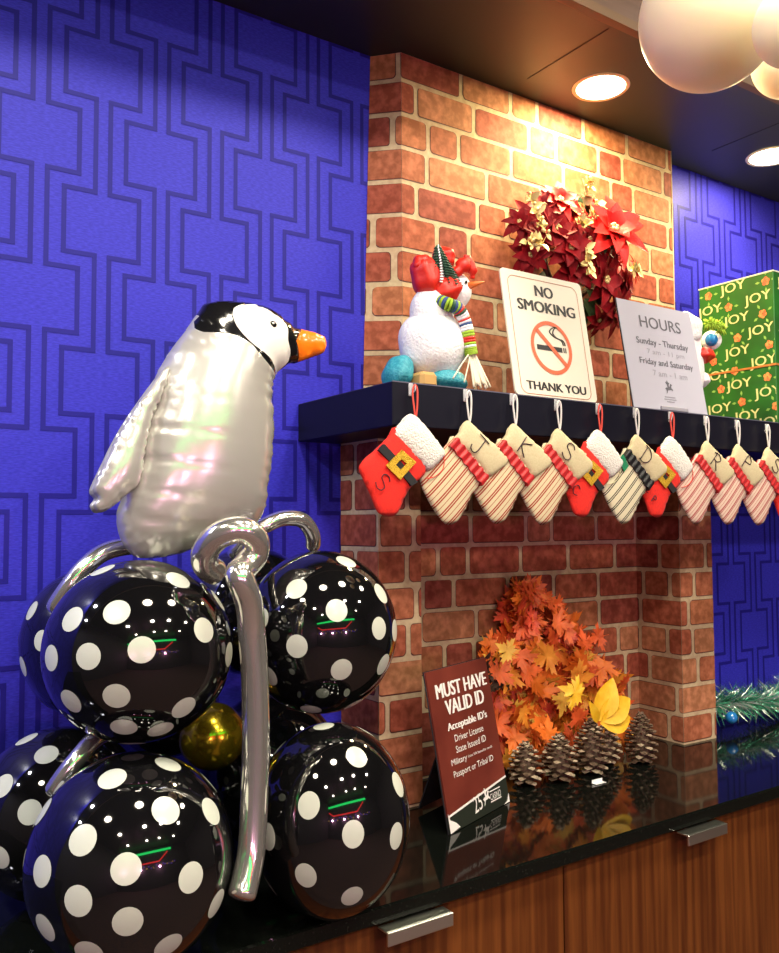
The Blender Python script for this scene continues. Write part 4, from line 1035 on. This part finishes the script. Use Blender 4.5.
FL = [((1.64, 1.66, .855), .06, 'petal_dark', (-.5, -1, .5)), ((1.70, 1.625, .745), .075, 'petal_dark', (-.2, -1, 0)), ((1.775, 1.63, .78), .07, 'petal_dark', (.1, -1, .1)), ((1.80, 1.635, .735), .07, 'petal_dark', (0, -1, 0)),
      ((1.885, 1.64, .715), .065, 'petal_red', (.3, -1, -.1)), ((1.56, 1.67, .80), .05, 'petal_dark', (-.9, -1, .2)), ((1.93, 1.66, .655), .06, 'petal_dark', (.5, -1, -.3)), ((1.690, 1.650, .878), .070, 'petal_red', (-.3, -1, .5)), ((1.745, 1.655, .855), .066, 'petal_red', (0, -1, .5)), ((1.600, 1.655, .790), .080, 'petal_dark', (-.5, -1, .1)), ((1.663, 1.640, .790), .090, 'petal_dark', (-.1, -1, .2)),
      ((1.845, 1.605, .815), .108, 'petal_red', (-.2, -1, .35)), ((1.862, 1.650, .765), .085, 'petal_red', (0, -1, .1)), ((1.890, 1.640, .755), .070, 'petal_red', (.3, -1, .1)), ((1.730, 1.645, .705), .085, 'petal_dark', (-.1, -1, -.2)), ((1.837, 1.630, .680), .090, 'petal_dark', (.1, -1, -.2)),
      ((1.950, 1.655, .690), .072, 'petal_dark', (.6, -1, 0)), ((1.900, 1.650, .610), .080, 'petal_dark', (.3, -1, -.4)), ((2.010, 1.670, .745), .045, 'petal_red', (.8, -1, .2)), ((1.840, 1.665, .905), .042, 'petal_red', (.3, -1, .7)), ((1.60, 1.67, .72), .06, 'petal_dark', (-.8, -1, -.3)), ((1.845, 1.66, .575), .05, 'petal_dark', (.1, -1, -.7))]
for i, (c, s, mm, nn) in enumerate(FL): flower(c, s, mm, nn, pw, i)
def sprig(c, d, n, L, parent, seed, mtl='gold_leaf', berries=True, name='gold_sprig'):
    R1 = random.Random(seed); m = Mesh(); c = Vector(c); d = Vector(d).normalized(); m.tube([c, c + d * L], .0012, 5)
    for i in range(n):
        p = c + d * L * (i + 1) / n; s_ = Vector((R1.uniform(-1, 1), R1.uniform(-.7, .1), R1.uniform(-1, 1))).normalized()
        if berries and i % 2: q = p + s_ * .012; m.ell(q, (.0048,) * 3, 8, 6)
        else: petal(m, p, s_ + d * .6, Vector((0, -1, .2)), .028 * R1.uniform(.8, 1.2), .009, 0, .1, 4)
    m.build(name, mtl, parent)
sprig((1.755, 1.63, .82), (.1, -.1, 1), 34, .125, pw, 1); sprig((1.775, 1.63, .80), (.35, -.1, .9), 20, .10, pw, 11)
sprig((1.610, 1.62, .76), (-.75, -.2, .75), 30, .12, pw, 2); sprig((1.600, 1.62, .735), (-.9, -.1, -.1), 24, .07, pw, 3)
sprig((1.745, 1.60, .805), (-.5, -.1, -.05), 12, .05, pw, 4, berries=False); sprig((1.735, 1.60, .745), (0, -.2, -1), 14, .07, pw, 5, berries=False)
sprig((1.935, 1.62, .730), (.6, -.1, -.25), 10, .03, pw, 6, berries=False); sprig((1.80, 1.60, .765), (.3, -.1, .1), 8, .05, pw, 8, 'green_leaf', False, 'green_sprig')
m = Mesh(); R1 = random.Random(3)
for i in range(26):
    a = R1.uniform(0, 2 * PI); c = Vector((1.79 + .13 * math.cos(a) * R1.uniform(.3, 1), 1.69 + R1.uniform(-.01, .02), .745 + .12 * math.sin(a)))
    petal(m, c, Vector((math.cos(a), -.3, math.sin(a))), Vector((0, -1, 0)), .07, .018, 0)
m.build('backing_leaves', 'green_leaf', pw)
m = Mesh(); m.tube([(1.79 + .10 * math.cos(2 * PI * k / 24), 1.712, .745 + .10 * math.sin(2 * PI * k / 24)) for k in range(25)], .009, 8); m.build('wreath_ring', 'twig', pw)

# ------------------------------------------------------------------ autumn leaf arrangement
MAPLE = [(0, 0), (.10, .06), (.42, -.06), (.36, .10), (.62, .16), (.46, .28), (.98, .40), (.78, .50), (.86, .62), (.52, .56), (.62, .80), (.46, .76), (.30, .62), (.36, .98), (.20, .92), (.10, 1.22), (0, 1.42)]
MAPLE = MAPLE + [(-x, y) for x, y in MAPLE[-2:0:-1]]
def leaf(m, c, nrm, rot, size, mi, R1, stem=True):
    nrm = Vector(nrm).normalized(); a = nrm.orthogonal().normalized(); a = Matrix.Rotation(rot, 3, nrm) @ a; b = nrm.cross(a); c = Vector(c)
    ctr = (0, .45); vs = []
    cup = R1.uniform(-.25, .35); fold = R1.uniform(.05, .35)
    def P(x, y):
        r2 = x * x + (y - .45) ** 2; h = cup * r2 * size + fold * abs(x) * size * .5 + .04 * size * math.sin(x * 9 + y * 7)
        return tuple(c + a * x * size + b * (y - .45) * size + nrm * h)
    vs.append(P(0, .45)); n = len(MAPLE)
    mid = [((x + 0) * .55, .45 + (y - .45) * .55) for x, y in MAPLE]
    vs += [P(*q) for q in mid] + [P(*q) for q in MAPLE]
    fsx = [(0, 1 + k, 1 + (k + 1) % n) for k in range(n)] + [(1 + k, 1 + n + k, 1 + n + (k + 1) % n, 1 + (k + 1) % n) for k in range(n)]
    m.add(vs, fsx, mi, True)
    if stem: m.tube([P(0, .1), P(.03, -.15), P(.02, -.35)], .0011, 5, mi=mi)
al = thing('autumn_leaf_arrangement', 'heap of orange and yellow artificial maple leaves in the fireplace recess', 'artificial leaves', (1.71, 1.70, CT))
R1 = random.Random(21)
prof = [(-.63, 1.49, 1.975), (-.52, 1.47, 1.97), (-.44, 1.46, 1.96), (-.38, 1.455, 1.97), (-.33, 1.47, 1.92), (-.28, 1.53, 1.84), (-.22, 1.56, 1.76), (-.16, 1.59, 1.66)]
def ext(z):
    for (za, a0, a1), (zb, b0, b1) in zip(prof, prof[1:]):
        if za <= z <= zb: t_ = (z - za) / (zb - za); return a0 + (b0 - a0) * t_, a1 + (b1 - a1) * t_
    return (1.5, 1.6)
mm_ = ['leaf%d' % i for i in range(6)]
k = 0
while k < 96:
    z = -.615 + (.475) * (k / 96) ** 1.0 + R1.uniform(-.01, .01); z = min(max(z, -.60), -.175); x0, x1 = ext(z); x = R1.uniform(x0 + .02, x1 - .02)
    hgt = (z - CT) / .5; y = 1.755 - (1 - hgt) * R1.uniform(.0, .14) - .02
    nrm = (R1.uniform(-.55, .35), -1, R1.uniform(-.5, .6))
    r_ = R1.random(); hi = hgt > .62
    mi = (R1.choice((0, 0, 3, 5, 1)) if hi else R1.choice((1, 1, 2, 5, 0, 4, 2)))
    m = Mesh(); sz = R1.uniform(.044, .060) * (.85 if hi else 1); leaf(m, (x, min(y, 1.74), z), nrm, R1.uniform(-2.5, 2.5), sz, 0, R1)
    m.v = [(px, min(py, 1.792), max(pz, CT + .002)) for px, py, pz in m.v]
    m.build('maple_leaf', mm_[mi], al); k += 1
m = Mesh()
for q in range(230):
    z = R1.uniform(-.60, -.18) if q % 3 else R1.uniform(-.60, -.42); x0, x1 = ext(z); x = R1.uniform(x0 + .025, x1 - .025); hgt = (z - CT) / .5
    mi = R1.choice((0, 0, 3, 5, 1)) if hgt > .62 else R1.choice((1, 1, 2, 5, 0, 4, 3))
    leaf(m, (x, 1.770 - (1 - hgt) * R1.uniform(.0, .05), z), (R1.uniform(-.6, .4), -1, R1.uniform(-.5, .7)), R1.uniform(-3, 3), R1.uniform(.040, .055), mi, R1, False)
m.v = [(px, min(py, 1.792), max(pz, CT + .002)) for px, py, pz in m.v]
tag(m.build('leaf_filling', mm_, al), kind='stuff')
for (c, s, r_) in (((1.651, 1.585, -.428), .050, .4), ((1.472, 1.64, -.315), .040, .2)):
    m = Mesh(); leaf(m, c, (-.3, -1, .2), r_ + PI, s, 0, R1); o = m.build('maple_leaf', 'leaf_yellow' if s > .045 else 'leaf4', al); o['label'] = 'yellow maple leaf'
m = Mesh(); up = Vector((-.3, -1, .3))
for c, d, L in (((1.72, 1.575, -.505), (.50, -.05, .85), .12), ((1.72, 1.57, -.505), (1, -.1, .40), .125), ((1.715, 1.57, -.51), (-.45, -.1, .75), .07), ((1.72, 1.565, -.512), (1, -.1, .05), .11)):
    petal(m, Vector(c), Vector(d), up, L, .034 if L > .1 else .014, 0, .15, 8)
o = m.build('yellow_broad_leaves', 'leaf_yellow', al)
m = Mesh()
for i in range(5): m.tube(smooth_path([(1.66 + i * .02, 1.77, CT + .003), (1.62 + i * .02, 1.775, -.45), (1.58 + i * .03, 1.78, -.28)], 5), .0022, 5)
m.build('twigs', 'twig', al)
m = Mesh()
for i in range(60):
    p = Vector((1.475 + R1.uniform(-.03, .035), 1.70, -.385 + R1.uniform(-.04, .045))); petal(m, p, Vector((R1.uniform(-1, 1), -.4, R1.uniform(-1, 1))), Vector((0, -1, 0)), .028, .008, 0, .1, 3)
m.build('dried_seed_head', 'twig', al)

# ------------------------------------------------------------------ pine cones
def pine_cone(label, x, y, h, r, seed, pale):
    t = thing('pine_cone', label, 'pine cone', (x, y, CT), 'pine cones standing in front of the leaves')
    m = Mesh(); R1 = random.Random(seed); core = [(r * .5 * math.sin(PI * min(1, (q / 10) ** .7 * .95 + .05)), h * (.04 + .90 * q / 10)) for q in range(11)]
    m.lathe(core, (x, y, CT), 20); N = int(78 * h / .12)
    for i in range(N):
        f = (i + .5) / N; ph = i * 2.39996; z = CT + h * (.05 + .90 * f); rad = r * (math.sin(PI * (f ** .75 * .86 + .13)) ** .8) * (.97 + R1.uniform(-.05, .05)); rad = max(rad, r * .16)
        d = Vector((math.cos(ph), math.sin(ph), .0)); s = Vector((-math.sin(ph), math.cos(ph), 0)); u = Vector((0, 0, 1)); tilt = -.15 + .75 * f
        o_ = Vector((x, y, z)) + d * rad * .25; tip = Vector((x, y, z)) + d * rad + u * (rad * tilt * .6); wv = r * .25 * (1 - .45 * f); th = .0024
        mid = o_ + (tip - o_) * .72
        vs = [o_ + u * th, mid - s * wv + u * th * .4, tip - s * wv * .55 - u * th * .3, tip + u * th * .7, tip + s * wv * .55 - u * th * .3, mid + s * wv + u * th * .4, o_ - u * th, mid - u * th * 1.4, tip - u * th * 1.6, mid + u * th * 1.6]
        m.add([tuple(q) for q in vs], [(0, 1, 9), (0, 9, 5), (6, 7, 1), (6, 5, 7), (0, 6, 1), (0, 5, 6)], 0)
        m.add([tuple(q) for q in vs], [(9, 1, 2, 3), (9, 3, 4, 5), (1, 7, 8, 2), (7, 5, 4, 8), (2, 8, 3), (3, 8, 4)], 1 if R1.random() < pale else 0)
    low = min(p[2] for p in m.v); m.v = [(a, b, c - (low - CT) + .0006) for a, b, c in m.v]
    m.build('scales', ['cone', 'cone_tip'], t)
pine_cone('pale tipped pine cone right beside the ID sign', 1.503, 1.612, .108, .047, 1, .55)
pine_cone('pine cone second from the ID sign', 1.592, 1.586, .122, .049, 2, .4)
pine_cone('tall dark pine cone in the middle of the five', 1.708, 1.586, .145, .051, 3, .25)
pine_cone('small pale pine cone set back between two taller dark ones', 1.812, 1.628, .115, .042, 4, .8)
pine_cone('dark pine cone nearest the right brick column', 1.895, 1.580, .140, .048, 5, .15)
m = Mesh(); m.prism([(1.640, CT + .001), (1.676, CT + .001), (1.676, CT + .009), (1.640, CT + .009)], 1.522, 1.5235)
m.prism([(1.640, CT + .001), (1.676, CT + .001), (1.676, CT + .0016), (1.640, CT + .0016)], 1.508, 1.522)
tag(m.build('paper_tag', 'white', None, 'base'), 'tiny white paper tag on the worktop in front of the pine cones', 'tag')

# ------------------------------------------------------------------ tinsel garland
tg = thing('tinsel_garland', 'green and silver tinsel garland lying on the worktop right of the fireplace', 'garland', (2.9, 1.70, CT))
R1 = random.Random(31); m = Mesh(); 
for i in range(6500):
    t_ = R1.random(); x = 2.35 + t_ * 1.5; c = Vector((x, 1.690 + .012 * math.sin(x * 14), CT + .066 + .012 * math.sin(x * 11)))
    d = Vector((R1.gauss(0, .8), R1.gauss(0, .8), R1.gauss(0, .8))).normalized(); L = R1.uniform(.050, .098)
    s = d.orthogonal().normalized() * R1.uniform(.0010, .0020)
    a = c + d * .006; b = c + d * L; k_ = Vector((R1.uniform(-.01, .01), 0, R1.uniform(-.01, .01)))
    vs = [a - s, a + s, (a + b) / 2 + s + k_, b, (a + b) / 2 - s + k_]
    vs = [(p.x, min(p.y, 1.797), max(p.z, CT + .001)) for p in vs]
    m.add(vs, [(0, 1, 2, 4), (4, 2, 3)], 0 if R1.random() < .62 else 1)
m.build('tinsel', ['tinsel_green', 'tinsel_silver'], tg)
m = Mesh(); m.tube([(2.33 + q * .03, 1.715 + .012 * math.sin((2.33 + q * .03) * 14), CT + .048 + .008 * math.sin((2.33 + q * .03) * 11)) for q in range(51)], .004, 6); m.build('core_wire', 'green_leaf', tg)
m = Mesh(); m.ell((2.385, 1.640, CT + .046), (.018, .018, .018), 20, 14); o = tag(m.build('bauble', 'blue_ball', None, 'base'), 'small turquoise bauble nestled at the left end of the tinsel garland', 'bauble')

for o in list(bpy.data.objects):
    if '_w' in o: del o['_w']
